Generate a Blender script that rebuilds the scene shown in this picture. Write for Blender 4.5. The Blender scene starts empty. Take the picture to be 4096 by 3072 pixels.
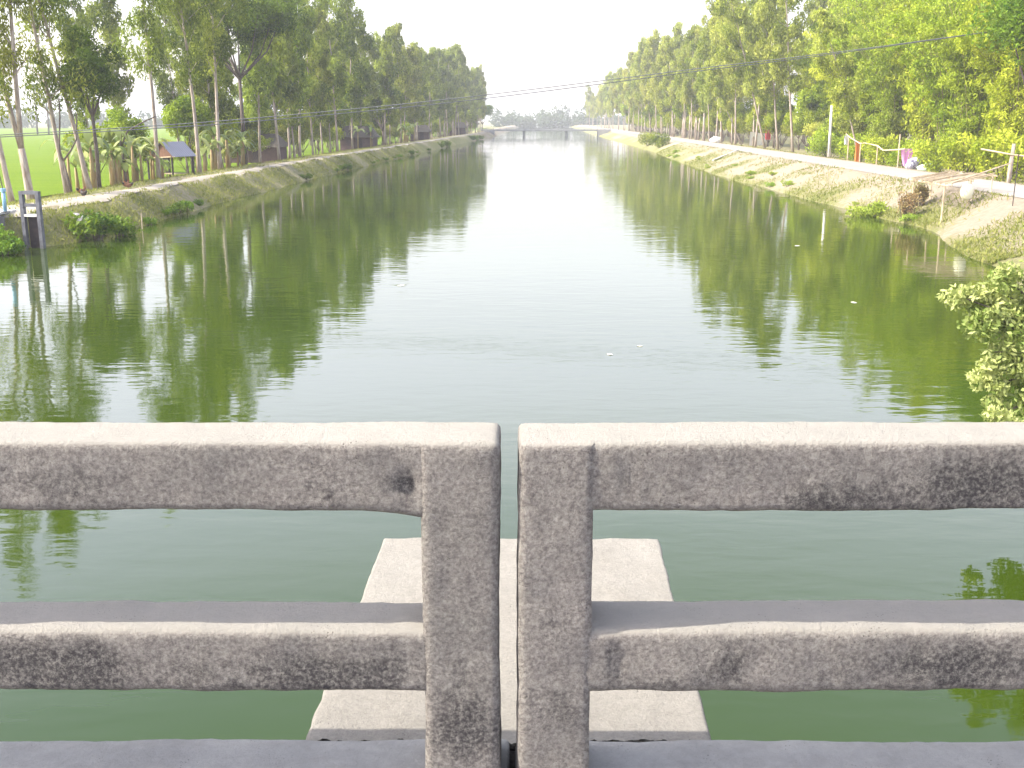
import bpy, bmesh, math, random
import numpy as np
from mathutils import Vector, Matrix, noise as mnoise
R = math.radians
scene = bpy.context.scene
COL = scene.collection

# ------------------------------------------------------------------ camera
HC = 5.0
cam_d = bpy.data.cameras.new("camera")
cam = bpy.data.objects.new("camera", cam_d); COL.objects.link(cam)
cam.location = (0, 0, HC)
cam.rotation_euler = (R(90 - 13.77), 0, 0)
cam_d.sensor_width = 36.0
cam_d.lens = 36.0 * 1080 / 1024
cam_d.clip_start = 0.1
cam_d.clip_end = 6000
scene.camera = cam

# ------------------------------------------------------------------ sky, sun, exposure
SUN = Vector((-1.15, -0.14, 1.0)).normalized()
elev = math.asin(SUN.z)
world = bpy.data.worlds.new("World"); scene.world = world
world.use_nodes = True
wn = world.node_tree.nodes; wl_ = world.node_tree.links
bg = wn["Background"]
sky = wn.new("ShaderNodeTexSky"); sky.sky_type = 'NISHITA'; sky.sun_disc = False
sky.sun_elevation = elev
sky.sun_rotation = math.atan2(SUN.x, SUN.y)
sky.air_density = 1.0; sky.dust_density = 3.0; sky.ozone_density = 1.0; sky.altitude = 0
# a bright veil of thin high haze over the blue: white low down, thinner overhead, stronger on the sun's side
hs = wn.new("ShaderNodeHueSaturation"); hs.inputs["Saturation"].default_value = 0.8
wl_.new(sky.outputs[0], hs.inputs["Color"])
tc = wn.new("ShaderNodeTexCoord"); sz = wn.new("ShaderNodeSeparateXYZ"); wl_.new(tc.outputs["Generated"], sz.inputs[0])
ramp = wn.new("ShaderNodeValToRGB"); ramp.color_ramp.interpolation = 'EASE'
VEIL = [(0.0, (2.0, 1.8, 1.7)), (0.07, (1.8, 1.5, 1.4)), (0.156, (3.2, 2.65, 2.9)), (0.265, (5.2, 4.6, 5.6)), (0.375, (3.9, 3.6, 5.4)), (0.515, (0.8, 1.0, 2.7)), (0.70, (2.4, 2.45, 2.4)), (1.0, (2.9, 3.0, 2.8))]
el = ramp.color_ramp.elements
while len(el) < len(VEIL): el.new(0.5)
for e_, (p_, c_) in zip(el, VEIL): e_.position = p_; e_.color = (c_[0] / 8, c_[1] / 8, c_[2] / 8, 1)
wl_.new(sz.outputs[2], ramp.inputs[0])
dt = wn.new("ShaderNodeVectorMath"); dt.operation = 'DOT_PRODUCT'; dt.inputs[1].default_value = (SUN.x, SUN.y, 0.0)
wl_.new(tc.outputs["Generated"], dt.inputs[0])
gl = wn.new("ShaderNodeMath"); gl.operation = 'MULTIPLY_ADD'; gl.inputs[1].default_value = 8 * 0.30; gl.inputs[2].default_value = 8.0
wl_.new(dt.outputs["Value"], gl.inputs[0])
vs_ = wn.new("ShaderNodeVectorMath"); vs_.operation = 'SCALE'; wl_.new(ramp.outputs[0], vs_.inputs[0]); wl_.new(gl.outputs[0], vs_.inputs["Scale"])
ad = wn.new("ShaderNodeVectorMath"); ad.operation = 'ADD'; wl_.new(hs.outputs[0], ad.inputs[0]); wl_.new(vs_.outputs[0], ad.inputs[1])
wl_.new(ad.outputs[0], bg.inputs["Color"])
bg.inputs["Strength"].default_value = 0.15
sd = bpy.data.lights.new("sun", 'SUN'); sd.energy = 4.5; sd.angle = R(0.6); sd.color = (1.0, 0.95, 0.86)
so = bpy.data.objects.new("sun", sd); COL.objects.link(so)
so.rotation_euler = SUN.to_track_quat('Z', 'Y').to_euler()
so.location = (-30, -5, 40)
vs = scene.view_settings
vs.view_transform = 'Standard'; vs.look = 'None'; vs.gamma = 1.0; vs.exposure = 1.2
scene.render.engine = 'CYCLES'
cy = scene.cycles
cy.use_denoising = True
try:
    cy.denoiser = 'OPENIMAGEDENOISE'
except Exception:
    pass
cy.max_bounces = 6; cy.diffuse_bounces = 3; cy.glossy_bounces = 3; cy.transmission_bounces = 4
cy.volume_bounces = 0; cy.transparent_max_bounces = 6
cy.caustics_reflective = False; cy.caustics_refractive = False
HAZE_DENSITY = 0.0005

# ------------------------------------------------------------------ helpers
SH = 0.03                                   # the canal runs slightly to the right of the view axis
def W(u, v): return (u + SH * v, v)
def lerp(a, b, t): return a + (b - a) * t
def sm(a, b, x):
    t = min(1, max(0, (x - a) / (b - a))); return t * t * (3 - 2 * t)
def tab(t, x):
    if x <= t[0][0]: return t[0][1]
    for (a, fa), (b, fb) in zip(t, t[1:]):
        if x <= b: return lerp(fa, fb, (x - a) / (b - a))
    return t[-1][1]

def tag(o, label=None, cat=None, group=None, kind=None):
    if label: o["label"] = label
    if cat: o["category"] = cat
    if group: o["group"] = group
    if kind: o["kind"] = kind
    return o
def link(name, mesh, parent=None, loc=None):
    o = bpy.data.objects.new(name, mesh); COL.objects.link(o)
    if parent: o.parent = parent
    if loc: o.location = loc
    return o
def empty(name, loc, rot=(0, 0, 0), label=None, cat=None, group=None):
    o = bpy.data.objects.new(name, None); COL.objects.link(o)
    o.location = loc; o.rotation_euler = rot; o.empty_display_size = 0.3
    return tag(o, label, cat, group)

def np_mesh(name, verts, quads, mat, tint=None, smooth=False):
    me = bpy.data.meshes.new(name)
    verts = np.asarray(verts, dtype=np.float32); quads = np.asarray(quads, dtype=np.int32)
    n = len(quads); k = quads.shape[1]
    me.vertices.add(len(verts)); me.vertices.foreach_set("co", verts.ravel())
    me.loops.add(n * k); me.loops.foreach_set("vertex_index", quads.ravel())
    me.polygons.add(n)
    me.polygons.foreach_set("loop_start", np.arange(n, dtype=np.int32) * k)
    me.polygons.foreach_set("loop_total", np.full(n, k, dtype=np.int32))
    if smooth: me.polygons.foreach_set("use_smooth", np.ones(n, dtype=bool))
    me.update(calc_edges=True)
    if tint is not None:
        a = me.attributes.new("tint", 'FLOAT', 'POINT'); a.data.foreach_set("value", np.asarray(tint, dtype=np.float32))
    if mat: me.materials.append(mat)
    return me

class MB:
    """collects simple shapes into one mesh"""
    def __init__(self): self.v = []; self.f = []
    def box(self, c, s, rz=0, m=None):
        b = len(self.v); ca, sa = math.cos(rz), math.sin(rz)
        for dz in (-1, 1):
            for dx, dy in ((-1, -1), (1, -1), (1, 1), (-1, 1)):
                p = Vector((dx * s[0] / 2, dy * s[1] / 2, dz * s[2] / 2))
                if m is not None: p = m @ p
                else: p = Vector((p.x * ca - p.y * sa, p.x * sa + p.y * ca, p.z))
                self.v.append((c[0] + p.x, c[1] + p.y, c[2] + p.z))
        for q in ((0, 3, 2, 1), (4, 5, 6, 7), (0, 1, 5, 4), (1, 2, 6, 5), (2, 3, 7, 6), (3, 0, 4, 7)):
            self.f.append(tuple(b + i for i in q))
        return self
    def tube(self, pts, rad, n=7, cap=True):
        pts = [Vector(p) for p in pts]; b = len(self.v)
        if not hasattr(rad, '__len__'): rad = [rad] * len(pts)
        ref = Vector((0.3, 1, 0.1)).normalized()
        for i, p in enumerate(pts):
            d = (pts[min(i + 1, len(pts) - 1)] - pts[max(i - 1, 0)])
            if d.length < 1e-9: d = Vector((0, 0, 1))
            d.normalize()
            x = d.cross(ref)
            if x.length < 1e-3: x = d.cross(Vector((1, 0, 0)))
            x.normalize(); y = d.cross(x)
            for k in range(n):
                a = 2 * math.pi * k / n
                self.v.append(tuple(p + (x * math.cos(a) + y * math.sin(a)) * rad[i]))
        for i in range(len(pts) - 1):
            for k in range(n):
                a = b + i * n + k; c = b + i * n + (k + 1) % n
                self.f.append((a, c, c + n, a + n))
        if cap:
            self.f.append(tuple(b + k for k in range(n))[::-1])
            self.f.append(tuple(b + (len(pts) - 1) * n + k for k in range(n)))
        return self
    def ball(self, c, r, seg=8, rings=6, jit=0, seed=0):
        rnd = random.Random(seed); b = len(self.v)
        if not hasattr(r, '__len__'): r = (r, r, r)
        for i in range(rings + 1):
            th = math.pi * i / rings
            for k in range(seg):
                ph = 2 * math.pi * k / seg; q = 1 + (rnd.random() - 0.5) * jit
                self.v.append((c[0] + r[0] * math.sin(th) * math.cos(ph) * q, c[1] + r[1] * math.sin(th) * math.sin(ph) * q, c[2] + r[2] * math.cos(th) * q))
        for i in range(rings):
            for k in range(seg):
                a = b + i * seg + k; d = b + i * seg + (k + 1) % seg
                self.f.append((a, a + seg, d + seg, d))
        return self
    def poly(self, pts):
        b = len(self.v); self.v += [tuple(p) for p in pts]; self.f.append(tuple(range(b, b + len(pts)))); return self
    def mesh(self, name, mat, smooth=False):
        me = bpy.data.meshes.new(name); me.from_pydata(self.v, [], self.f)
        if mat: me.materials.append(mat)
        if smooth:
            for p in me.polygons: p.use_smooth = True
        me.update(); return me
    def build(self, name, mat, parent=None, smooth=False):
        return link(name, self.mesh(name, mat, smooth), parent)

# ------------------------------------------------------------------ materials
def new_mat(name):
    m = bpy.data.materials.new(name); m.use_nodes = True
    nt = m.node_tree; b = nt.nodes["Principled BSDF"]
    return m, nt, nt.nodes, nt.links, b
def rgba(c): return (c[0], c[1], c[2], 1.0)
def mixrgb(N, L, fac, a, b, blend='MIX'):
    n = N.new("ShaderNodeMix"); n.data_type = 'RGBA'; n.blend_type = blend
    for sock, val in ((n.inputs[0], fac), (n.inputs[6], a), (n.inputs[7], b)):
        if isinstance(val, (int, float)): sock.default_value = val
        elif isinstance(val, (tuple, list)): sock.default_value = rgba(val)
        else: L.new(val, sock)
    return n.outputs[2]
def noise_tex(N, L, scale, detail=4, rough=0.6, vec=None, lo=0.35, hi=0.65):
    n = N.new("ShaderNodeTexNoise"); n.inputs["Scale"].default_value = scale
    n.inputs["Detail"].default_value = detail; n.inputs["Roughness"].default_value = rough
    if vec is not None: L.new(vec, n.inputs["Vector"])
    r = N.new("ShaderNodeMapRange"); r.inputs[1].default_value = lo; r.inputs[2].default_value = hi
    L.new(n.outputs[0], r.inputs[0]); return r.outputs[0]
def coords(N, L, scale=(1, 1, 1), obj=True):
    t = N.new("ShaderNodeTexCoord"); mp = N.new("ShaderNodeMapping"); mp.inputs["Scale"].default_value = scale
    L.new(t.outputs["Object"], mp.inputs["Vector"]); return mp.outputs[0]
def simple(name, a, b=None, scale=4.0, rough=0.85, bump=0.0, stretch=(1, 1, 1), lo=0.35, hi=0.65):
    m, nt, N, L, B = new_mat(name); B.inputs["Roughness"].default_value = rough
    B.inputs["Specular IOR Level"].default_value = 0.25
    if b is None: b = tuple(x * 0.7 for x in a)
    c = coords(N, L, stretch); f = noise_tex(N, L, scale, 6, 0.65, c, lo, hi)
    L.new(mixrgb(N, L, f, a, b), B.inputs["Base Color"])
    if bump:
        bn = N.new("ShaderNodeBump"); bn.inputs["Distance"].default_value = bump
        L.new(f, bn.inputs["Height"]); L.new(bn.outputs[0], B.inputs["Normal"])
    return m

def leaf_mat(name, dark, light, transl=0.4, rough=0.5, vary=0.25, warm=(0.16, 0.11, 0.03)):
    m, nt, N, L, B = new_mat(name)
    at = N.new("ShaderNodeAttribute"); at.attribute_name = "tint"
    oi = N.new("ShaderNodeObjectInfo")
    col = mixrgb(N, L, at.outputs["Fac"], dark, light)
    ma = N.new("ShaderNodeMath"); ma.operation = 'MULTIPLY_ADD'; ma.inputs[1].default_value = 2 * vary; ma.inputs[2].default_value = 1 - vary
    L.new(oi.outputs["Random"], ma.inputs[0])
    hv = N.new("ShaderNodeHueSaturation"); L.new(col, hv.inputs["Color"]); L.new(ma.outputs[0], hv.inputs["Value"])
    hu = N.new("ShaderNodeMath"); hu.operation = 'MULTIPLY_ADD'; hu.inputs[1].default_value = 0.03; hu.inputs[2].default_value = 0.485
    wn_ = N.new("ShaderNodeTexWhiteNoise"); wn_.noise_dimensions = '1D'; L.new(oi.outputs["Random"], wn_.inputs["W"])
    L.new(wn_.outputs["Value"], hu.inputs[0]); L.new(hu.outputs[0], hv.inputs["Hue"])
    L.new(hv.outputs[0], B.inputs["Base Color"]); B.inputs["Roughness"].default_value = rough
    B.inputs["Specular IOR Level"].default_value = 0.12
    tr = N.new("ShaderNodeBsdfTranslucent"); L.new(mixrgb(N, L, 0.35, hv.outputs[0], (0.25, 0.30, 0.03)), tr.inputs["Color"])
    mx = N.new("ShaderNodeMixShader"); mx.inputs[0].default_value = transl
    L.new(B.outputs[0], mx.inputs[1]); L.new(tr.outputs[0], mx.inputs[2])
    L.new(mx.outputs[0], N["Material Output"].inputs["Surface"])
    return m

def concrete_mat(name, pale, mid, dark, stain_gain=1.0, bump=0.0022, upmin=0.06):
    m, nt, N, L, B = new_mat(name)
    B.inputs["Roughness"].default_value = 0.92; B.inputs["Specular IOR Level"].default_value = 0.2
    c = coords(N, L); cs = coords(N, L, (1, 1, 0.22))
    def math_(op, a, b=None, d=None):
        n = N.new("ShaderNodeMath"); n.operation = op
        for k, v in enumerate((a, b, d)):
            if v is None: continue
            if isinstance(v, (int, float)): n.inputs[k].default_value = v
            else: L.new(v, n.inputs[k])
        return n.outputs[0]
    big = noise_tex(N, L, 4.0, 6, 0.7, c, 0.34, 0.66)
    grit = noise_tex(N, L, 26.0, 9, 0.85, c, 0.36, 0.64)
    fine = noise_tex(N, L, 95.0, 4, 0.8, c, 0.36, 0.64)
    streak = noise_tex(N, L, 11.0, 6, 0.75, cs, 0.40, 0.72)
    vor = N.new("ShaderNodeTexVoronoi"); vor.inputs["Scale"].default_value = 105.0; vor.inputs["Randomness"].default_value = 1.0; L.new(c, vor.inputs["Vector"])
    pit = N.new("ShaderNodeMapRange"); pit.inputs[1].default_value = 0.10; pit.inputs[2].default_value = 0.22; pit.inputs[3].default_value = 1; pit.inputs[4].default_value = 0
    L.new(vor.outputs["Distance"], pit.inputs[0])
    pm = noise_tex(N, L, 9.0, 3, 0.6, c, 0.54, 0.68)
    pits = math_('MULTIPLY', pit.outputs[0], pm)
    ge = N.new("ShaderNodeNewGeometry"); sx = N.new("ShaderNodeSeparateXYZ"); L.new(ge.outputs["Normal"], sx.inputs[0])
    # lichen left off level faces; part of their sunlit paleness is put into the colour
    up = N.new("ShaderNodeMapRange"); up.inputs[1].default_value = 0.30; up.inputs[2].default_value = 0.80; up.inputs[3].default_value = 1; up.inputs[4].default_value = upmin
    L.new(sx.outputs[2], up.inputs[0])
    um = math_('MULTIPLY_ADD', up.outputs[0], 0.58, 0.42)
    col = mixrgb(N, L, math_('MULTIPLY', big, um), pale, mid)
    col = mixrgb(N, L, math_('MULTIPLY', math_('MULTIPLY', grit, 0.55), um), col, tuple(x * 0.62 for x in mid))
    at = N.new("ShaderNodeAttribute"); at.attribute_name = "stain"
    a = math_('MULTIPLY_ADD', streak, 0.30, at.outputs["Fac"])
    a = math_('MULTIPLY_ADD', grit, 0.55, a)
    r = N.new("ShaderNodeMapRange"); r.interpolation_type = 'SMOOTHSTEP'; r.inputs[1].default_value = 0.45; r.inputs[2].default_value = 1.30; r.inputs[4].default_value = stain_gain
    L.new(a, r.inputs[0])
    k = math_('MULTIPLY', r.outputs[0], math_('MULTIPLY_ADD', fine, 0.85, 0.25))
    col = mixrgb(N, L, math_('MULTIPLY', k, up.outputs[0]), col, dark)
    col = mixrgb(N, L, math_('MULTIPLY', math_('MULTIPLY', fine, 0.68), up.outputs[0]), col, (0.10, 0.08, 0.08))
    col = mixrgb(N, L, math_('MULTIPLY', pits, 0.75), col, (0.05, 0.04, 0.04))
    L.new(col, B.inputs["Base Color"])
    h = math_('MULTIPLY_ADD', fine, 0.5, grit); h = math_('MULTIPLY_ADD', pits, -1.6, h)
    b1 = N.new("ShaderNodeBump"); b1.inputs["Distance"].default_value = bump; b1.inputs["Strength"].default_value = 1.0
    L.new(h, b1.inputs["Height"]); L.new(b1.outputs[0], B.inputs["Normal"])
    return m

M = {}
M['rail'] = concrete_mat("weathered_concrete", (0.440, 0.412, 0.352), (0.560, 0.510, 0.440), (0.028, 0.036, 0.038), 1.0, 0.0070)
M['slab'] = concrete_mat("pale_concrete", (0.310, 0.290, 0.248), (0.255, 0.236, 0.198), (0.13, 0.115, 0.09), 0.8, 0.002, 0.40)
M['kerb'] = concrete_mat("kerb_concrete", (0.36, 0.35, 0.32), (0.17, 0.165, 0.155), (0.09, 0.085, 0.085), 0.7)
M['oldconc'] = simple("grey_concrete", (0.22, 0.215, 0.21), (0.10, 0.095, 0.095), 3.0, 0.9, 0.01, lo=0.3, hi=0.75)
M['farconc'] = simple("far_bridge_concrete", (0.34, 0.335, 0.33), (0.28, 0.275, 0.27), 0.6)
M['deck'] = simple("deck_surface", (0.17, 0.165, 0.16), (0.11, 0.105, 0.1), 9.0, 0.9, 0.004)
M['bark'] = simple("pale_eucalyptus_bark", (0.46, 0.40, 0.33), (0.22, 0.16, 0.12), 2.2, 0.85, 0.01, (3, 3, 0.6))
M['darkbark'] = simple("grey_brown_bark", (0.16, 0.125, 0.10), (0.07, 0.055, 0.045), 4.0, 0.9, 0.02, (3, 3, 0.7))
M['bamboo'] = simple("dry_bamboo", (0.56, 0.46, 0.31), (0.36, 0.27, 0.17), 3.0, 0.6)
M['culm'] = simple("green_bamboo_culm", (0.17, 0.19, 0.05), (0.22, 0.18, 0.07), 1.5, 0.5)
M['bananastem'] = simple("banana_stem", (0.30, 0.27, 0.11), (0.26, 0.13, 0.06), 2.0, 0.6, 0.0, (1, 1, 0.5))
M['brush'] = leaf_mat("dry_brush", (0.22, 0.13, 0.06), (0.36, 0.30, 0.12), 0.2)
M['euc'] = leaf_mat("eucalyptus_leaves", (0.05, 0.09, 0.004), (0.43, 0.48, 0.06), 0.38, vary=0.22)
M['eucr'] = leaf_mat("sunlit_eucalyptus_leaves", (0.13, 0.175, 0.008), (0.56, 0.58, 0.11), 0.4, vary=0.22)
M['broad'] = leaf_mat("dark_broadleaf", (0.01, 0.04, 0.003), (0.12, 0.21, 0.01), 0.3, vary=0.25)
M['under'] = leaf_mat("bright_understorey_leaves", (0.09, 0.15, 0.005), (0.44, 0.5, 0.035), 0.42, vary=0.25)
M['bambooleaf'] = leaf_mat("yellow_green_bamboo_leaves", (0.21, 0.29, 0.006), (0.63, 0.69, 0.07), 0.42, vary=0.15)
M['shrub'] = leaf_mat("pale_shrub_leaves", (0.12, 0.19, 0.03), (0.54, 0.57, 0.22), 0.35, vary=0.05)
M['weed'] = leaf_mat("lush_weed_leaves", (0.03, 0.095, 0.004), (0.2, 0.31, 0.02), 0.35, vary=0.2)
M['banana'] = leaf_mat("banana_leaves", (0.09, 0.15, 0.025), (0.38, 0.42, 0.16), 0.35, 0.35, vary=0.2)
M['brightweed'] = leaf_mat("bright_weed_leaves", (0.16, 0.26, 0.02), (0.42, 0.52, 0.08), 0.4, vary=0.1)
M['gate'] = simple("dark_grey_concrete", (0.17, 0.17, 0.18), (0.085, 0.085, 0.095), 4.0, 0.9)
M['farwood'] = leaf_mat("distant_wood_leaves", (0.04, 0.07, 0.03), (0.08, 0.11, 0.045), 0.3)
M['grassblade'] = leaf_mat("bank_grass_blades", (0.11, 0.15, 0.025), (0.31, 0.31, 0.09), 0.35, 0.6)
M['tin'] = simple("galvanised_tin", (0.19, 0.195, 0.24), (0.16, 0.165, 0.21), 1.0, 0.45)
M['thatch'] = simple("old_thatch", (0.15, 0.13, 0.105), (0.09, 0.075, 0.06), 6.0, 0.95, 0.03)
M['mud'] = simple("mud_wall", (0.13, 0.085, 0.075), (0.075, 0.05, 0.05), 2.0, 0.95)
M['board'] = simple("reddish_boards", (0.20, 0.105, 0.06), (0.11, 0.06, 0.04), 4.0, 0.85, 0, (6, 6, 0.4))
M['post'] = simple("dark_timber", (0.07, 0.05, 0.045), (0.035, 0.028, 0.03), 4.0)
M['bluepipe'] = simple("pale_blue_paint", (0.22, 0.42, 0.55), (0.30, 0.48, 0.58), 6.0, 0.5)
M['darkmetal'] = simple("dark_metal", (0.06, 0.06, 0.06), (0.11, 0.08, 0.06), 8.0, 0.6)
M['whitepaint'] = simple("whitewash", (0.70, 0.68, 0.64), (0.52, 0.49, 0.45), 3.0, 0.8)
M['pink'] = simple("pink_cloth", (0.72, 0.26, 0.58), (0.78, 0.40, 0.68), 3.0, 0.9)
M['orange'] = simple("orange_cloth", (0.72, 0.24, 0.05), (0.60, 0.20, 0.06), 3.0, 0.9)
M['white'] = simple("white_cloth", (0.78, 0.78, 0.76), (0.66, 0.66, 0.68), 3.0, 0.9)
M['lilac'] = simple("lilac_cloth", (0.62, 0.60, 0.74), (0.16, 0.13, 0.26), 7.0, 0.9, lo=0.48, hi=0.56)
M['mint'] = simple("pale_green_sheet", (0.46, 0.62, 0.44), (0.55, 0.66, 0.5), 2.0, 0.8)
M['yellowbag'] = simple("cream_sack", (0.80, 0.78, 0.58), (0.72, 0.68, 0.46), 4.0, 0.8)
M['red'] = simple("red_cloth", (0.42, 0.05, 0.05), (0.30, 0.04, 0.05), 3.0, 0.9)
M['rust'] = simple("brown_feathers", (0.20, 0.09, 0.04), (0.10, 0.05, 0.03), 20.0, 0.8)
M['blackf'] = simple("black_feathers", (0.03, 0.028, 0.028), (0.05, 0.03, 0.02), 20.0, 0.7)
M['leg'] = simple("yellow_leg", (0.40, 0.26, 0.06), None, 5.0)
M['comb'] = simple("red_comb", (0.45, 0.03, 0.03), None, 5.0)
M['wire'] = simple("aluminium_wire", (0.17, 0.175, 0.165), (0.14, 0.145, 0.135), 1.0, 0.5)
M['stone'] = simple("broken_concrete", (0.42, 0.40, 0.39), (0.26, 0.24, 0.24), 5.0, 0.95, 0.02)
M['driftleaf'] = simple("yellow_leaf", (0.70, 0.62, 0.30), (0.62, 0.50, 0.2), 20.0, 0.6)
M['paleleaf'] = simple("pale_floating_leaf", (0.66, 0.64, 0.55), (0.5, 0.47, 0.36), 20.0, 0.6)
M['jointdark'] = simple("near_black_joint", (0.035, 0.03, 0.03), (0.09, 0.085, 0.06), 30.0, 1.0, 0.01)  # near-black for the shaded kerb gap and the lump in the joint

# ------------------------------------------------------------------ terrain
def NZ(x, y, s, seed=0.0): return mnoise.noise(Vector((x * s, y * s, seed)))
WL_T = [(-60, -14), (8, -14), (30, -23.6), (38, -23.0), (41.6, -22.2), (44.4, -19.6), (52, -19.4), (70, -20.0), (100, -20.0), (163, -19.0), (230, -17.6), (300, -16.0), (345, -15.2), (400, -17), (3000, -17)]
WR_T = [(-60, 8.4), (8, 8.4), (17, 9.4), (36, 15.7), (41, 16.0), (50, 17.9), (58, 17.6), (66, 17.0), (100, 15.8), (115, 16.0), (185, 17.3), (250, 17.0), (340, 16.3), (400, 16.5), (3000, 16.5)]
def wl(v): return tab(WL_T, v) + 0.35 * NZ(v, 0, 0.16, 3.1) + 0.18 * NZ(v, 0, 0.6, 9.1)
def wr(v): return tab(WR_T, v) + 0.35 * NZ(v, 0, 0.15, 7.7) + 0.18 * NZ(v, 0, 0.55, 1.9)
LP = [(-3.2, -1.6), (-0.02, -0.04), (0.25, 0.22), (1.55, 1.16), (2.2, 1.3), (4.2, 1.3), (6.5, 1.02), (8.2, 0.45), (9.5, 0.3), (2000, 0.3)]
RP = [(0.0, -0.02), (0.05, 0.14), (0.22, 0.42), (0.55, 0.98), (0.88, 1.48), (1.0, 1.58)]
def ground_z(u, v):
    a, b = wl(v), wr(v)
    if u <= a + 3.2:
        s = a - u; z = tab(LP, s)
        if 0.2 < s < 2.0: z += 0.20 * NZ(u, v, 0.35, 4.0) + 0.13 * NZ(u, v, 1.1, 5.0)
        elif s >= 4.0: z += 0.05 * NZ(u, v, 0.3, 4.0)
        return z
    if u < b - 3.2: return -1.6
    if u < b: return lerp(-1.6, -0.02, (u - b + 3.2) / 3.2)
    if u < 21.2:
        t = (u - b) / (21.2 - b); z = tab(RP, t)
        if t < 0.95: z += (0.12 * NZ(u, v, 0.45, 2.0) + 0.08 * NZ(u, v, 1.4, 6.0)) * min(1, t * 5)
        return z
    if u < 25.6: return 1.58
    if u < 28: return lerp(1.58, 1.35, (u - 25.6) / 2.4)
    return 1.35 + 0.06 * NZ(u, v, 0.3, 8.0)

us = np.concatenate([[-2600, -1500, -800, -400, -200, -120, -80, -60, -50], np.arange(-42, -29, 1.5), np.arange(-29, -13, 0.35), np.arange(-13, 8, 3.0), np.arange(8, 29.5, 0.35), np.arange(30, 46, 2), [50, 60, 80, 120, 200, 400, 800, 1500, 2600]])
vsq = np.concatenate([[-80, -40, -20, -5, 2], np.arange(6, 30, 1.5), np.arange(30, 130, 0.7), np.arange(130, 260, 2), np.arange(260, 420, 5), [440, 480, 550, 650, 800, 1000, 1400, 2000, 2900]])
gv = []; zone = []
for v in vsq:
    a, b = wl(v), wr(v)
    for u in us:
        x, y = W(u, v); gv.append((x, y, ground_z(u, v)))
        if u < a: s = a - u
        elif u > b: s = u - b
        else: s = 0
        if u < 0:
            g = 0.72 + 0.5 * NZ(u, v, 0.22, 11) - 0.5 * math.exp(-((s - 2.6) / 0.9) ** 2) - 0.45 * sm(230, 330, v)
            if s > 5: g = 0.75
        else:
            g = 0.30 + 0.65 * NZ(u, v, 0.20, 13) + 0.35 * math.exp(-(s / 0.9) ** 2) - 0.55 * sm(19.3, 20.8, u) + 0.25 * sm(110, 140, v)
            if u > 27: g = 0.5
        zone.append(min(1, max(0, g)))
nu, nv = len(us), len(vsq)
ii = np.arange(nv - 1)[:, None] * nu + np.arange(nu - 1)[None, :]
gq = np.stack([ii, ii + 1, ii + nu + 1, ii + nu], -1).reshape(-1, 4)

def ground_mat():
    m, nt, N, L, B = new_mat("bank_soil_and_grass")
    B.inputs["Roughness"].default_value = 0.95; B.inputs["Specular IOR Level"].default_value = 0.1
    at = N.new("ShaderNodeAttribute"); at.attribute_name = "tint"
    c = coords(N, L)
    fine = noise_tex(N, L, 3.2, 7, 0.75, c, 0.3, 0.7); mid = noise_tex(N, L, 0.5, 5, 0.7, c, 0.35, 0.65)
    soil = mixrgb(N, L, fine, (0.40, 0.34, 0.255), (0.30, 0.24, 0.17))
    gr = mixrgb(N, L, fine, (0.12, 0.145, 0.022), (0.255, 0.260, 0.095))
    gr = mixrgb(N, L, mid, gr, (0.27, 0.245, 0.12))
    a = N.new("ShaderNodeMath"); a.operation = 'MULTIPLY_ADD'; L.new(fine, a.inputs[0]); a.inputs[1].default_value = 0.7; L.new(at.outputs["Fac"], a.inputs[2])
    r = N.new("ShaderNodeMapRange"); r.inputs[1].default_value = 0.55; r.inputs[2].default_value = 0.95; L.new(a.outputs[0], r.inputs[0])
    L.new(mixrgb(N, L, r.outputs[0], soil, gr), B.inputs["Base Color"])
    bn = N.new("ShaderNodeBump"); bn.inputs["Distance"].default_value = 0.12; L.new(fine, bn.inputs["Height"]); L.new(bn.outputs[0], B.inputs["Normal"])
    return m
M['ground'] = ground_mat()
tag(link("ground", np_mesh("ground", gv, gq, M['ground'], zone, True)), kind="structure")

def strip(name, u0, u1, v0, v1, dz, mat, step=1.2, nx=5, jit=0.25, seed=0):
    vv = np.arange(v0, v1, step); V = []
    for v in vv:
        a = (u0(v) if callable(u0) else u0) + jit * NZ(v, seed, 0.25, seed) + 0.4 * jit * NZ(v, seed, 1.1, seed)
        b = (u1(v) if callable(u1) else u1) + jit * NZ(v, seed, 0.22, seed + 5) + 0.4 * jit * NZ(v, seed, 1.0, seed + 3)
        for k in range(nx):
            u = lerp(a, b, k / (nx - 1)); x, y = W(u, v)
            V.append((x, y, ground_z(u, v) + dz + 0.012 * math.sin(math.pi * k / (nx - 1))))
    n = len(vv); i2 = np.arange(n - 1)[:, None] * nx + np.arange(nx - 1)[None, :]
    q = np.stack([i2, i2 + 1, i2 + nx + 1, i2 + nx], -1).reshape(-1, 4)
    return tag(link(name, np_mesh(name, V, q, mat, None, True)), kind="structure")
M['path'] = simple("trodden_dirt", (0.33, 0.295, 0.24), (0.28, 0.24, 0.19), 1.3, 0.95, 0.02)
M['road'] = simple("pale_dusty_road", (0.31, 0.28, 0.245), (0.275, 0.245, 0.21), 0.9, 0.95, 0.01)
pw = [(30, 1.2), (44, 4.6), (50, 3.6), (60, 2.9), (90, 2.7), (3000, 2.6)]
strip("dirt_path", lambda v: wl(v) - tab(pw, v) - 0.0, lambda v: wl(v) - 1.75, 30, 345, 0.025, M['path'], seed=2.0)
strip("dirt_road", 25.4, 21.3, 30, 420, 0.02, M['road'], jit=0.18, seed=6.0)

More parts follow.
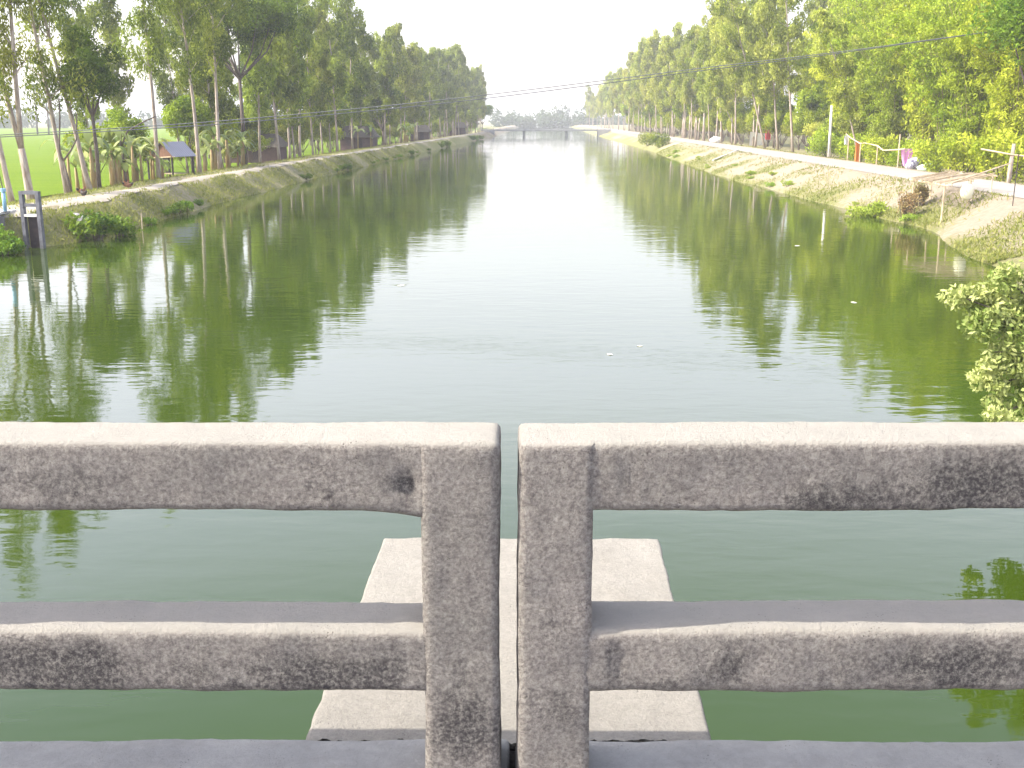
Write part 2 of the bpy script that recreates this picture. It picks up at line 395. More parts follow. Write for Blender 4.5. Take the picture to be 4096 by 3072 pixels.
def field_mat():
    m, nt, N, L, B = new_mat("young_rice")
    B.inputs["Roughness"].default_value = 0.9; B.inputs["Specular IOR Level"].default_value = 0.05
    c = coords(N, L, (1, 1, 1)); cs = coords(N, L, (0.15, 1, 1))
    f = noise_tex(N, L, 0.35, 6, 0.7, cs, 0.3, 0.7); g = noise_tex(N, L, 4.0, 4, 0.7, c, 0.3, 0.7)
    col = mixrgb(N, L, f, (0.110, 0.180, 0.004), (0.185, 0.245, 0.014)); col = mixrgb(N, L, g, col, (0.10, 0.17, 0.006))
    L.new(col, B.inputs["Base Color"])
    bn = N.new("ShaderNodeBump"); bn.inputs["Distance"].default_value = 0.1; L.new(g, bn.inputs["Height"]); L.new(bn.outputs[0], B.inputs["Normal"])
    return m
M['field'] = field_mat()
V = []; F = []
for j, v in enumerate([20, 60, 100, 160, 240, 340, 480, 600]):
    for k, u in enumerate([-420, -300, -200, -120, -70, -45, -30.5]):
        x, y = W(u, v); V.append((x, y, 0.46))
for j in range(7):
    for k in range(6):
        a = j * 7 + k; F.append((a, a + 1, a + 8, a + 7))
tag(link("rice_field", np_mesh("rice_field", V, F, M['field'])), kind="structure")
# water
def water_mat():
    m, nt, N, L, B = new_mat("canal_water")
    c = coords(N, L)
    big = noise_tex(N, L, 0.02, 3, 0.5, c, 0.35, 0.65)
    L.new(mixrgb(N, L, big, (0.025, 0.043, 0.0035), (0.029, 0.047, 0.0055)), B.inputs["Base Color"])
    B.inputs["Roughness"].default_value = 0.035; B.inputs["IOR"].default_value = 1.333
    B.inputs["Specular IOR Level"].default_value = 0.5
    cc = coords(N, L, (0.42, 1.0, 1.0))
    def raw(scale, detail, vec, dist=0.0):
        n = N.new("ShaderNodeTexNoise"); n.inputs["Scale"].default_value = scale; n.inputs["Detail"].default_value = detail
        n.inputs["Roughness"].default_value = 0.5; n.inputs["Distortion"].default_value = dist
        L.new(vec, n.inputs["Vector"]); return n.outputs[0]
    patch = noise_tex(N, L, 0.055, 3, 0.6, c, 0.38, 0.62)
    amp = N.new("ShaderNodeMapRange"); amp.inputs[3].default_value = 0.35; amp.inputs[4].default_value = 1.0; L.new(patch, amp.inputs[0])
    a = raw(0.9, 2.0, cc, 0.4); b = raw(3.6, 2.0, cc, 0.3)
    s = N.new("ShaderNodeMath"); s.operation = 'MULTIPLY_ADD'; L.new(b, s.inputs[0]); s.inputs[1].default_value = 0.46; L.new(a, s.inputs[2])
    h = N.new("ShaderNodeMath"); h.operation = 'MULTIPLY'; L.new(s.outputs[0], h.inputs[0]); L.new(amp.outputs[0], h.inputs[1])
    bn = N.new("ShaderNodeBump"); bn.inputs["Distance"].default_value = 0.011; bn.inputs["Strength"].default_value = 1.0
    L.new(h.outputs[0], bn.inputs["Height"]); L.new(bn.outputs[0], B.inputs["Normal"])
    return m
M['water'] = water_mat()
V = []; F = []
wv = [-60, -20, 0, 20, 40, 80, 140, 220, 320, 440, 700, 1200, 2800]
for v in wv:
    for u in (-24, -8, 8, 22): V.append((W(u, v)[0], v, 0.0))
for j in range(len(wv) - 1):
    for k in range(3):
        a = j * 4 + k; F.append((a, a + 1, a + 5, a + 4))
# keep the sheet inside the banks: the terrain rises through it
tag(link("water", np_mesh("water", V, F, M['water'])), kind="structure")

# ------------------------------------------------------------------ the bridge underfoot and its railing
YF = 2.3
def bar(name, lo, hi, ch, mat, parent, step=0.018, amp=0.0024, stain=None, dents=(), sag=None, seed=0.0, keep=None):
    bm = bmesh.new(); bmesh.ops.create_cube(bm, size=1.0)
    lo = Vector(lo); hi = Vector(hi)
    for v in bm.verts: v.co = Vector(lerp(lo[i], hi[i], v.co[i] + 0.5) for i in range(3))
    bmesh.ops.bevel(bm, geom=[e for e in bm.edges if not (keep and keep((e.verts[0].co + e.verts[1].co) / 2))], offset=ch, segments=3, profile=0.62, affect='EDGES')
    for ax in range(3):
        no = [0, 0, 0]; no[ax] = 1; L_ = hi[ax] - lo[ax]; n = max(1, int(round((L_ - 2 * ch) / step)))
        for k in range(1, n):
            co = [0, 0, 0]; co[ax] = lo[ax] + ch + (L_ - 2 * ch) * k / n
            bmesh.ops.bisect_plane(bm, geom=list(bm.verts) + list(bm.edges) + list(bm.faces), plane_co=co, plane_no=no)
    bm.normal_update()
    for v in bm.verts:
        p = v.co; n1 = mnoise.noise(p * 9 + Vector((seed, 0, 0))); n2 = mnoise.noise(p * 30 + Vector((0, seed, 0))); n3 = mnoise.noise(p * 2.2 + Vector((0, 0, seed)))
        d = amp * (n1 * 1.1 + n2 * 0.7 + n3 * 1.6)
        for c, rx, rz, dep in dents:
            q = ((p.x - c[0]) / rx) ** 2 + ((p.z - c[1]) / rz) ** 2
            if v.normal.y < -0.3 and q < 6: d -= dep * math.exp(-q)
        off = v.normal * d
        if sag: off = off + Vector(sag(p))
        v.co = p + off
    for e in bm.edges:
        if len(e.link_faces) == 2 and e.calc_face_angle(0) > 0.9: e.smooth = False
    me = bpy.data.meshes.new(name); bm.to_mesh(me); bm.free()
    for pl in me.polygons: pl.use_smooth = True
    me.materials.append(mat)
    a = me.attributes.new("stain", 'FLOAT', 'POINT')
    if stain:
        for i, v in enumerate(me.vertices):
            s = 0
            for cx, cz, rx, rz, w in stain: s += w * math.exp(-((v.co.x - cx) / rx) ** 2 - ((v.co.z - cz) / rz) ** 2)
            a.data[i].value = s
    return link(name, me, parent)

Z = lambda d: HC + d
# stains: (x, z, rx, rz, weight) on the faces toward the deck
ST_L = [(-0.42, Z(-0.80), .05, .05, .35), (-0.98, Z(-0.80), .07, .05, .45), (-1.12, Z(-0.78), .05, .04, .35), (-0.55, Z(-0.85), .3, .03, .15),
        (-0.235, Z(-0.80), .012, .03, .9), (-0.26, Z(-0.80), .03, .012, .6),  # darkens the cracked hole: its inner shade put into the colour
        (-1.13, Z(-1.25), .09, .06, .75), (-0.98, Z(-1.25), .07, .06, .70), (-0.8, Z(-1.27), .10, .05, .35), (-0.5, Z(-1.27), .17, .05, .60), (-0.42, Z(-1.27), .07, .05, .35), (-0.28, Z(-1.25), .05, .05, .40), (-1.5, Z(-1.25), .3, .06, .5),
        (-0.11, Z(-1.41), .08, .08, .85), (-0.10, Z(-1.26), .05, .04, .25), (-0.05, Z(-0.78), .03, .05, .2)]
ST_R = [(0.78, Z(-0.83), .10, .035, .55), (1.02, Z(-0.80), .13, .06, .60), (0.66, Z(-0.83), .06, .03, .4), (1.25, Z(-0.80), .2, .06, .55), (0.42, Z(-0.79), .08, .05, .15), (0.25, Z(-0.78), .02, .06, .15),
        (0.52, Z(-1.24), .03, .05, .55), (0.46, Z(-1.27), .04, .03, .45), (0.34, Z(-1.29), .06, .02, .5), (0.93, Z(-1.25), .10, .05, .6), (1.08, Z(-1.25), .07, .05, .7), (1.3, Z(-1.25), .2, .05, .5), (0.75, Z(-1.27), .05, .04, .35),
        (0.09, Z(-1.36), .07, .06, .40), (0.08, Z(-1.15), .05, .05, .22), (0.07, Z(-1.0), .03, .08, .15), (0.235, Z(-1.24), .015, .06, .5)]
ST_L = [(a, b, c * 1.25, d * 1.15, e * 1.15) for a, b, c, d, e in ST_L] + [(-0.7, Z(-0.87), .9, .022, .15), (-0.7, Z(-1.32), .9, .02, .15)]
ST_R = [(a, b, c * 1.25, d * 1.15, e * 1.15) for a, b, c, d, e in ST_R] + [(0.8, Z(-0.87), .9, .022, .18), (0.8, Z(-1.32), .9, .02, .15)]
def railing(side, label):
    sgn = -1 if side == 'L' else 1
    ya = R(-0.35) if sgn < 0 else R(0.45)
    t = empty("bridge_railing", (YF * math.sin(ya), YF * (1 - math.cos(ya)), 0), (0, 0, ya), label, "railing", "concrete railing spans along the bridge edge")
    st = ST_L if sgn < 0 else ST_R
    if sgn < 0: xi, xo = -0.029, -0.207
    else: xi, xo = 0.014, 0.186
    lo, hi = min(xi, xo), max(xi, xo)
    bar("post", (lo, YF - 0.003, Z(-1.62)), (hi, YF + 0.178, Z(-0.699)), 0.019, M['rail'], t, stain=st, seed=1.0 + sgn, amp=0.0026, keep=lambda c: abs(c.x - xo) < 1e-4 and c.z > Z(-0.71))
    e = 2.35 * sgn; b = xo - 0.05 * sgn
    def haunch(p):
        q = abs(p.x - xo); w = max(0.0, 1 - q / 0.11)
        return (0, 0, -0.016 * w * w if (sgn < 0 and p.z < Z(-0.83)) else 0.0)
    r0, r1 = min(b, e), max(b, e)
    dents = ((-0.235, Z(-0.80)), 0.012, 0.028, 0.016), ((-0.262, Z(-0.802)), 0.014, 0.008, 0.008)
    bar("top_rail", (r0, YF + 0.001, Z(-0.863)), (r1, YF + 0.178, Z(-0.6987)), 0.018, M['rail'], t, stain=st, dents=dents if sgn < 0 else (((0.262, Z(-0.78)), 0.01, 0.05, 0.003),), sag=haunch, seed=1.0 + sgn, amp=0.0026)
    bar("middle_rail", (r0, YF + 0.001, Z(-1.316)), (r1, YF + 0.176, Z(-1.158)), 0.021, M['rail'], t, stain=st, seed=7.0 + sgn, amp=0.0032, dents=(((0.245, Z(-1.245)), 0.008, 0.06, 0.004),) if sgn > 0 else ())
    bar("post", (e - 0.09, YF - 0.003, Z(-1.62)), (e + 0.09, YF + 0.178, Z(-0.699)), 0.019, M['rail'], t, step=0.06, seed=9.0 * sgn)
    return t
railing('L', "concrete railing span with a cracked hole beside its post, left of the gap")
railing('R', "concrete railing span darkened toward its far end, right of the gap")

br = empty("concrete_bridge", (0, 2, 3.25), label="concrete bridge deck edge with kerb and pale slab jutting over the green water", cat="bridge")
def child_of(o, parent):
    o.parent = parent; o.matrix_parent_inverse = Matrix.Translation(-Vector(parent.location)); return o
kst = [(-0.9, Z(-1.6), .3, .1, .25), (0.6, Z(-1.6), .2, .1, .2), (1.1, Z(-1.6), .2, .1, .25)]
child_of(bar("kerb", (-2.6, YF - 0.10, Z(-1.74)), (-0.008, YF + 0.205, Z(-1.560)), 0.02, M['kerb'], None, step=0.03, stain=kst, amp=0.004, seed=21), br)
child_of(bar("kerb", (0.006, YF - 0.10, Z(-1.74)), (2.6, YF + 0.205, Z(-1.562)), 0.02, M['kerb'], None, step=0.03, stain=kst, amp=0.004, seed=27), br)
child_of(MB().box((0, -0.9, 3.05), (28, 6.6, 0.39)).build("deck", M['deck']), br)
sl = [(-0.3, Z(-1.6), .12, 9, .35), (0.36, Z(-1.6), .10, 9, .30), (0.05, Z(-1.6), .06, 9, .25)]
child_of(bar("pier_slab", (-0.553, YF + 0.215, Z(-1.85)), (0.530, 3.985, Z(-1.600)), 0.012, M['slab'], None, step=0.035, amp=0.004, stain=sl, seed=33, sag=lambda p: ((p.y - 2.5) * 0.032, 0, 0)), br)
child_of(MB().box((0, 3.0, 1.0), (0.86, 1.7, 4.3)).build("pier", M['oldconc']), br)
ds = MB()
rnd = random.Random(5)
for i in range(120):
    x = rnd.uniform(-0.53, 0.53); w = rnd.uniform(.012, .05)
    if abs(x) < .2 and rnd.random() < .3: continue
    ds.ball((x, YF + 0.222 + rnd.uniform(-.006, .012), Z(-1.597)), (w, rnd.uniform(.006, .014), rnd.uniform(.006, .016)), 6, 4, .5, i)
child_of(ds.build("gap_shade_line", M['jointdark'], None, True), br)  # near-black lumps paint in the shade of the gap between kerb and slab
child_of(MB().ball((0.0, YF + 0.1, Z(-1.66)), (0.05, 0.1, 0.03), 8, 5, .4, 3).build("joint_dark_lump", M['jointdark'], None, True), br)  # near-black lump at the bottom of the gap between the posts

# ------------------------------------------------------------------ foliage makers
def leaves(rng, cen, tint, length, width, droop, spread=0.6, flat=0.0):
    """one small diamond blade at each centre"""
    n = len(cen)
    d = rng.normal(size=(n, 3)) * spread; d[:, 2] = d[:, 2] * (1 - flat) - droop
    d /= np.linalg.norm(d, axis=1)[:, None] + 1e-9
    r = rng.normal(size=(n, 3)); s = np.cross(d, r); s /= np.linalg.norm(s, axis=1)[:, None] + 1e-9
    L = length * rng.uniform(0.6, 1.35, n)[:, None]; Wd = width * rng.uniform(0.7, 1.3, n)[:, None]
    nrm = np.cross(d, s)
    a = cen - d * L * 0.5; c = cen + d * L * 0.5; m = cen - d * L * 0.08 + nrm * L * 0.06
    V = np.stack([a, m + s * Wd * 0.5, c, m - s * Wd * 0.5], 1).reshape(-1, 3)
    return V, np.repeat(tint, 4)
def quads_for(nv): return np.arange(nv, dtype=np.int32).reshape(-1, 4)

def clump(rng, c, r, n, shell=0.45):
    g = rng.normal(size=(n, 3)); g /= np.linalg.norm(g, axis=1)[:, None]
    rad = rng.uniform(shell ** 3, 1.0, n) ** (1 / 3.0)
    return np.asarray(c) + g * rad[:, None] * np.asarray(r)

def tree_euc(seed, H, nl, ll, lw, base=0.33, width=1.0, mat='euc', fork=False, tr=0.15, nb=16, curve=0.5):
    rng = np.random.default_rng(seed); rnd = random.Random(seed)
    T = MB(); stems = []
    def path(x0, y0, z0, x1, y1, z1, n=9, wob=0.25):
        P = []; ox = oy = 0
        for i in range(n):
            t = i / (n - 1); ox += rnd.uniform(-wob, wob) * 0.4; oy += rnd.uniform(-wob, wob) * 0.4
            P.append(Vector((lerp(x0, x1, t) + ox * t, lerp(y0, y1, t) + oy * t, lerp(z0, z1, t))))
        return P
    if fork:
        base_p = path(0, 0, -0.3, -0.1, 0, H * 0.16, 4, 0.05); T.tube(base_p, [tr * 1.5, tr * 1.3, tr * 1.2, tr * 1.1], 8)
        q = base_p[-1]
        s1 = path(q.x, q.y, q.z - .1, q.x - 1.6, q.y + .4, H * 0.9, 9, curve); s2 = path(q.x, q.y, q.z - .1, q.x + 1.1, q.y - .5, H, 9, curve)
        for s in (s1, s2): T.tube(s, [lerp(tr * .85, 0.025, i / 8) for i in range(9)], 7); stems.append(s)
    else:
        s = path(0, 0, -0.3, rnd.uniform(-.5, .5) * curve, rnd.uniform(-.5, .5) * curve, H, 11, curve)
        T.tube(s, [lerp(tr, 0.022, (i / 10) ** 0.9) * (1.25 if i == 0 else 1) for i in range(11)], 8); stems.append(s)
    C = []; tn = []
    clumps = []
    ga = rnd.uniform(0, 6)
    for si, s in enumerate(stems):
        m = nb // len(stems)
        for k in range(m):
            t = base + (1.0 - base) * ((k + rnd.random() * 0.8) / m); t = min(.99, t)
            i = min(len(s) - 2, int(t * (len(s) - 1))); p = s[i].lerp(s[i + 1], t * (len(s) - 1) - i)
            ga += 2.4 + rnd.uniform(-.5, .5)
            shp = math.sin(math.pi * min(1, (t - base) / (1 - base) * 0.8 + 0.18)) ** 0.8
            Lb = H * 0.135 * width * shp * rnd.uniform(.65, 1.25) + 0.35
            el = R(rnd.uniform(35, 65))
            d = Vector((math.cos(ga) * math.cos(el), math.sin(ga) * math.cos(el), math.sin(el)))
            e = p + d * Lb + Vector((0, 0, -0.08 * Lb)); mpt = p.lerp(e, .5) + Vector((0, 0, .08 * Lb))
            T.tube([p, mpt, e], [0.045 * (1.2 - t), 0.03 * (1.2 - t), 0.010], 5, False)
            for j in range(rnd.choice((2, 3, 3))):
                w = rnd.uniform(.45, 1.05); cc = p.lerp(e, w) + Vector((rnd.gauss(0, .35), rnd.gauss(0, .35), rnd.gauss(0, .4)))
                rr = rnd.uniform(.55, 1.05) * (0.6 + 0.45 * shp) * H / 18
                clumps.append((cc, (rr * .8, rr * .8, rr * 1.15), rnd.uniform(0, .75)))
        clumps.append((s[-1], (.5, .5, 1.0), .6)); clumps.append((s[-1] + Vector((0, 0, -.9)), (.7, .7, .9), .5))
    tot = sum(c[1][0] ** 2 for c in clumps)
    for cc, rr, tv in clumps:
        n = max(8, int(nl * rr[0] ** 2 / tot)); C.append(clump(rng, cc, rr, n, 0.2)); tn.append(np.clip(tv + rng.normal(0, .18, n), 0, 1))
    V, t = leaves(rng, np.concatenate(C), np.concatenate(tn), ll, lw, 0.75, 0.55)
    return np_mesh("crown", V, quads_for(len(V)), M[mat], t), T.mesh("trunk", M['bark'], True)

def tree_broad(seed, H, rad, nl, ll, mat='broad', flat=0.5, trunk_h=0.5, nb=7, bark='darkbark', lw=0.5, tr=0.16):
    rng = np.random.default_rng(seed); rnd = random.Random(seed); T = MB(); C = []; tn = []; cl = []
    q = Vector((rnd.uniform(-.2, .2), rnd.uniform(-.2, .2), H * trunk_h))
    T.tube([(0, 0, -.3), (q.x * .3, q.y * .3, q.z * .5), q], [tr * 1.2, tr, tr * .8], 8)
    for k in range(nb):
        a = k * 6.283 / nb + rnd.uniform(-.4, .4); rr = rad * rnd.uniform(.35, .8) if k else 0
        e = Vector((math.cos(a) * rr, math.sin(a) * rr, H * rnd.uniform(.72, .9)))
        mpt = q.lerp(e, .5) + Vector((math.cos(a) * rr * .12, math.sin(a) * rr * .12, -.1 * H * .3))
        T.tube([q - Vector((0, 0, .05)), mpt, e], [tr * .6, tr * .38, tr * .1], 6, False)
        for j in range(4):
            b = a + rnd.uniform(-.8, .8); r2 = rr * rnd.uniform(.6, 1.2) + rnd.uniform(0, .2) * rad
            cc = Vector((math.cos(b) * r2, math.sin(b) * r2, e.z + rnd.uniform(-.1, .14) * H * (1 - flat * .5)))
            s = rad * rnd.uniform(.22, .42); cl.append((cc, (s, s, s * (1 - flat * .5)), rnd.uniform(.05, .8)))
    tot = sum(c[1][0] ** 2 for c in cl)
    for cc, rr, tv in cl:
        n = max(10, int(nl * rr[0] ** 2 / tot)); C.append(clump(rng, cc, rr, n, .35)); tn.append(np.clip(tv + rng.normal(0, .2, n), 0, 1))
    V, t = leaves(rng, np.concatenate(C), np.concatenate(tn), ll, ll * lw, 0.35, 0.8)
    return np_mesh("crown", V, quads_for(len(V)), M[mat], t), T.mesh("trunk", M[bark], True)

def bamboo_clump(seed, H, nc, nl, ll, spread=2.0, mat='bambooleaf'):
    rng = np.random.default_rng(seed); rnd = random.Random(seed); T = MB(); C = []; tn = []
    for k in range(nc):
        a = rnd.uniform(0, 6.283); r0 = rnd.uniform(0, .9); h = H * rnd.uniform(.6, 1.0); out = spread * rnd.uniform(.4, 1.5)
        P = []
        for i in range(9):
            t = i / 8; o = r0 + out * t ** 2.2 * 1.2; z = h * (t - 0.20 * t ** 4)
            P.append(Vector((math.cos(a) * o, math.sin(a) * o, z)))
        T.tube(P, [lerp(.05, .008, i / 8) for i in range(9)], 5, False)
        tv0 = rnd.uniform(.1, .7)
        per = nl // nc; nsub = 14
        for j in range(nsub):
            t = rnd.uniform(.10, 1.0) ** 0.8; i = min(7, int(t * 8)); p = P[i].lerp(P[i + 1], t * 8 - i)
            s = rnd.uniform(.45, .95) * (1.1 - .3 * t); off = Vector((rnd.gauss(0, .5), rnd.gauss(0, .5), rnd.gauss(-.1, .3)))
            n = per // nsub; C.append(clump(rng, p + off, (s, s, s * .75), n, .15)); tn.append(np.clip(tv0 + rnd.uniform(-.25, .25) + rng.normal(0, .17, n), 0, 1))
    V, t = leaves(rng, np.concatenate(C), np.concatenate(tn), ll, ll * .26, 0.55, 0.75)
    return np_mesh("foliage", V, quads_for(len(V)), M[mat], t), T.mesh("culms", M['culm'], True)

def bush(seed, h, r, nl, ll, mat, lw=.45, ncl=9, droop=.1):
    rng = np.random.default_rng(seed); rnd = random.Random(seed); T = MB(); C = []; tn = []
    for k in range(ncl):
        a = rnd.uniform(0, 6.283); q = r * math.sqrt(rnd.random()) * .75; z = h * rnd.uniform(.25, .8)
        c = Vector((math.cos(a) * q, math.sin(a) * q, z)); T.tube([(c.x * .2, c.y * .2, -.15), c * .6, c], [.03, .02, .008], 5, False)
        s = r * rnd.uniform(.28, .5); n = nl // ncl; zz = min(s, h * .4)
        C.append(clump(rng, c, (s, s, zz), n, .2)); tn.append(np.clip(rnd.uniform(.1, .8) + rng.normal(0, .2, n), 0, 1))
    P = np.concatenate(C); P[:, 2] = np.abs(P[:, 2]) + .02
    V, t = leaves(rng, P, np.concatenate(tn), ll, ll * lw, droop, .8)
    return np_mesh("foliage", V, quads_for(len(V)), M[mat], t), T.mesh("stems", M['darkbark'], True)

def banana(seed, h):
    rnd = random.Random(seed); T = MB(); V = []; F = []; tn = []
    for s in range(rnd.choice((1, 2, 3))):
        ox, oy = (0, 0) if s == 0 else (rnd.uniform(-.7, .7), rnd.uniform(-.7, .7)); hh = h * (1 if s == 0 else rnd.uniform(.45, .8))
        T.tube([(ox, oy, -.2), (ox + .03, oy, hh * .5), (ox + .06, oy, hh)], [.14, .11, .06], 8)
        for k in range(7 if s == 0 else 5):
            a = k * 2.4 + rnd.uniform(-.4, .4); L_ = rnd.uniform(1.2, 2.3) * hh / 2.6; up = rnd.uniform(.5, 1.9); wd = rnd.uniform(.17, .29)
            d = Vector((math.cos(a), math.sin(a), 0)); sd_ = Vector((-d.y, d.x, 0)); b = len(V); tv = rnd.uniform(.15, 1)
            for i in range(8):
                t = i / 7; p = Vector((ox + .06, oy, hh)) + d * (L_ * t * (1 - .12 * t)) + Vector((0, 0, L_ * (up * t - (up * .5 + .75) * t * t)))
                w = wd * (math.sin(math.pi * min(1, .1 + .9 * t)) ** .6) * (0.25 if i == 0 else 1) * rnd.uniform(.75, 1.1)
                V += [tuple(p - sd_ * w + Vector((0, 0, .05 - w * .25))), tuple(p), tuple(p + sd_ * w + Vector((0, 0, .05 - w * .25)))]; tn += [tv] * 3
            for i in range(7):
                q = b + i * 3; F += [(q, q + 1, q + 4, q + 3), (q + 1, q + 2, q + 5, q + 4)]
    return np_mesh("leaves", V, F, M['banana'], tn, True), T.mesh("stem", M['bananastem'], True)

def plant(name, parts, meshes, u, v, rz=0.0, sc=1.0, lean=(0, 0), label=None, cat="tree", group=None, z=None):
    x, y = W(u, v); g = ground_z(u, v) if z is None else z
    if z is None and u < -30.4: g = max(g, 0.42)
    e = empty(name, (x, y, g - 0.03), (0, 0, 0), label, cat, group)
    e.rotation_mode = 'XYZ'
    m = Matrix.Rotation(lean[0], 4, 'Y') @ Matrix.Rotation(lean[1], 4, 'X') @ Matrix.Rotation(rz, 4, 'Z')
    e.rotation_euler = m.to_euler(); e.scale = (sc, sc, sc)
    for nm, me in zip(parts, meshes): link(nm, me, e)
    return e
CT = ("crown", "trunk")
rr_ = random.Random(42)
EUC_N = [tree_euc(100 + i, 18.5, 10000, .30, .085, base=.32, width=.95, nb=18) for i in range(3)]
EUC_W = [tree_euc(140 + i, 18.5, 5000, .30, .085, base=.22, width=.8, nb=16) for i in range(2)]     # thin, see-through crowns
EUC_F = [tree_euc(120, 18, 7000, .30, .085, base=.25, fork=True, nb=18, tr=.17)]
EUC_M = [tree_euc(160 + i, 19, 7500, .46, .15, base=.22, width=(.75, .95, 1.15, .85, 1.05)[i], nb=(16, 20, 24, 18, 20)[i]) for i in range(5)]
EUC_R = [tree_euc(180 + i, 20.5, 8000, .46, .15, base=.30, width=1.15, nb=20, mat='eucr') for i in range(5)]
BRD_A = tree_broad(201, 8.2, 2.0, 7000, .20, 'broad', flat=.1, trunk_h=.5, nb=6, tr=.11)
BRD_B = tree_broad(205, 15.5, 5.2, 12000, .30, 'broad', flat=.75, trunk_h=.5, nb=9, tr=.17)
BRD_D = [tree_broad(210 + i, 8, 3.4, 6000, .34, 'broad', flat=.2, trunk_h=.28, nb=7) for i in range(2)]
UND = [tree_broad(220 + i, 5.5, 2.1, 4200, .28, 'under', flat=.1, trunk_h=.3, nb=6, tr=.07) for i in range(4)]
BAM = [bamboo_clump(240 + i, 21, 34, 22000, .38, 3.2) for i in range(3)]
BANA = [banana(260 + i, 2.5) for i in range(4)]
WEED = [bush(280 + i, .9, 1.0, 900, .20, 'weed', .5) for i in range(3)]
BUSH = [bush(290 + i, 1.9, 1.8, 2200, .20, 'under', .45, 12) for i in range(3)]

BUSHB = [bush(295 + i, 2.3, 1.9, 2600, .24, 'bambooleaf', .4, 12) for i in range(3)]
WEEDB = [bush(298 + i, .7, 1.1, 900, .16, 'brightweed', .5) for i in range(2)]
# --- left bank, single trees by the near end of the path
GL = "eucalyptus trees along the left bank"
def euc(mesh, u, v, lean, label, sc=1.0, rz=None, grp=GL):
    return plant("eucalyptus_tree", CT, mesh, u, v, rr_.uniform(0, 6.28) if rz is None else rz, sc, lean, label, "tree", grp)
euc(EUC_W[0], -26.8, 55.0, (R(-7), 0), "leftmost leaning eucalyptus, its bare trunk behind the pale blue standpipe", .98)
euc(EUC_F[0], -26.6, 56.6, (R(-3), 0), "forked eucalyptus with reddish split trunk just left of the concrete gate frame", .95, 0.2)
euc(EUC_W[1], -26.9, 61.7, (R(-6), 0), "slender pale eucalyptus leaning left over the rice field, right of the forked one", 1.0)
euc(EUC_W[0], -26.0, 62.6, (R(-10), 0), "strongly left-leaning eucalyptus crossing behind the dark rounded small tree", 1.0, 2.2)
euc(EUC_N[0], -25.8, 73.4, (R(0), 0), "tall straight whitish eucalyptus in front of the tin roofed shed", 1.05)
euc(EUC_N[1], -25.3, 80.6, (R(-1.5), 0), "twin pale eucalyptus trunk rising just behind the tin roofed shed", 1.02)
euc(EUC_N[2], -25.2, 85.3, (R(0), 0), "straight pale eucalyptus standing right of the tin roofed shed among bananas", 1.05)
plant("broadleaf_tree", CT, BRD_A, -25.6, 63.0, 0.4, 1.0, (R(2), 0), "small dark rounded tree with dense clumps of leaves over the banana plants", "tree")
plant("broadleaf_tree", CT, BRD_B, -27.2, 100.0, 1.3, 1.0, (R(0), 0), "spreading flat-topped dark green tree with forked trunk among the eucalyptus", "tree")
plant("broadleaf_tree", CT, BRD_D[0], -26.0, 178.0, 0.4, 1.1, (0, 0), "low dark bushy tree overhanging the brown mud hut", "tree")
# bare y-shaped sapling and crooked sapling
def sapling(u, v, paths, label):
    x, y = W(u, v); e = empty("sapling", (x, y, ground_z(u, v)), label=label, cat="tree")
    for nm, P, r in paths: MB().tube(P, [lerp(r, r * .5, i / (len(P) - 1)) for i in range(len(P))], 7).build(nm, M['darkbark'], e, True)
    return e
s1 = sapling(-26.4, 61.2, [("trunk", [(0, 0, -.2), (-.2, 0, .9), (-.35, 0, 1.9)], .09), ("branch", [(-.35, 0, 1.85), (-.55, .05, 2.4), (-.35, .1, 4.2), (-.3, .1, 5.2)], .06), ("branch", [(-.35, 0, 1.85), (.1, .05, 2.4), (.45, .1, 3.0), (.6, .1, 4.4)], .06)], "thin dark y-shaped sapling forking low beside the path edge")
s2 = sapling(-26.1, 68.3, [("trunk", [(0, 0, -.2), (.02, 0, 1.2), (-.12, 0, 2.4), (-.02, 0, 3.4)], .10), ("branch", [(-.1, 0, 2.3), (.35, 0, 3.2), (1.2, .1, 3.7), (2.1, .2, 4.1)], .06)], "crooked grey sapling with one long side branch among bananas")

# --- rows of eucalyptus, left
n = 0
for v in np.arange(88, 352, 5.4):
    u = tab([(90, -27), (140, -28.0), (200, -25.5), (300, -21.5), (350, -19.8)], v) + rr_.uniform(-1.2, 1.2)
    if 96 < v < 101: continue
    lab = "slender eucalyptus in the front row along the left bank path" if v < 210 else "hazy eucalyptus in the far front row of the left bank"
    euc(EUC_M[n % 5], u, v + rr_.uniform(-1.5, 1.5), (R(rr_.uniform(-3, 3)), R(rr_.uniform(-2, 2))), lab, rr_.uniform(.84, 1.10) * (1.0 if v < 290 else .92), None, "eucalyptus front row on the left bank" if v < 210 else "eucalyptus far row on the left bank"); n += 1
for v in np.arange(96, 350, 8.5):
    u = -33 - rr_.uniform(0, 9) + (6 if v > 220 else 0)
    euc(EUC_M[n % 5], u, v + rr_.uniform(-2, 2), (R(rr_.uniform(-3, 3)), 0), "eucalyptus of the back rows behind the left bank huts", rr_.uniform(.85, 1.05), None, "eucalyptus back rows on the left bank"); n += 1
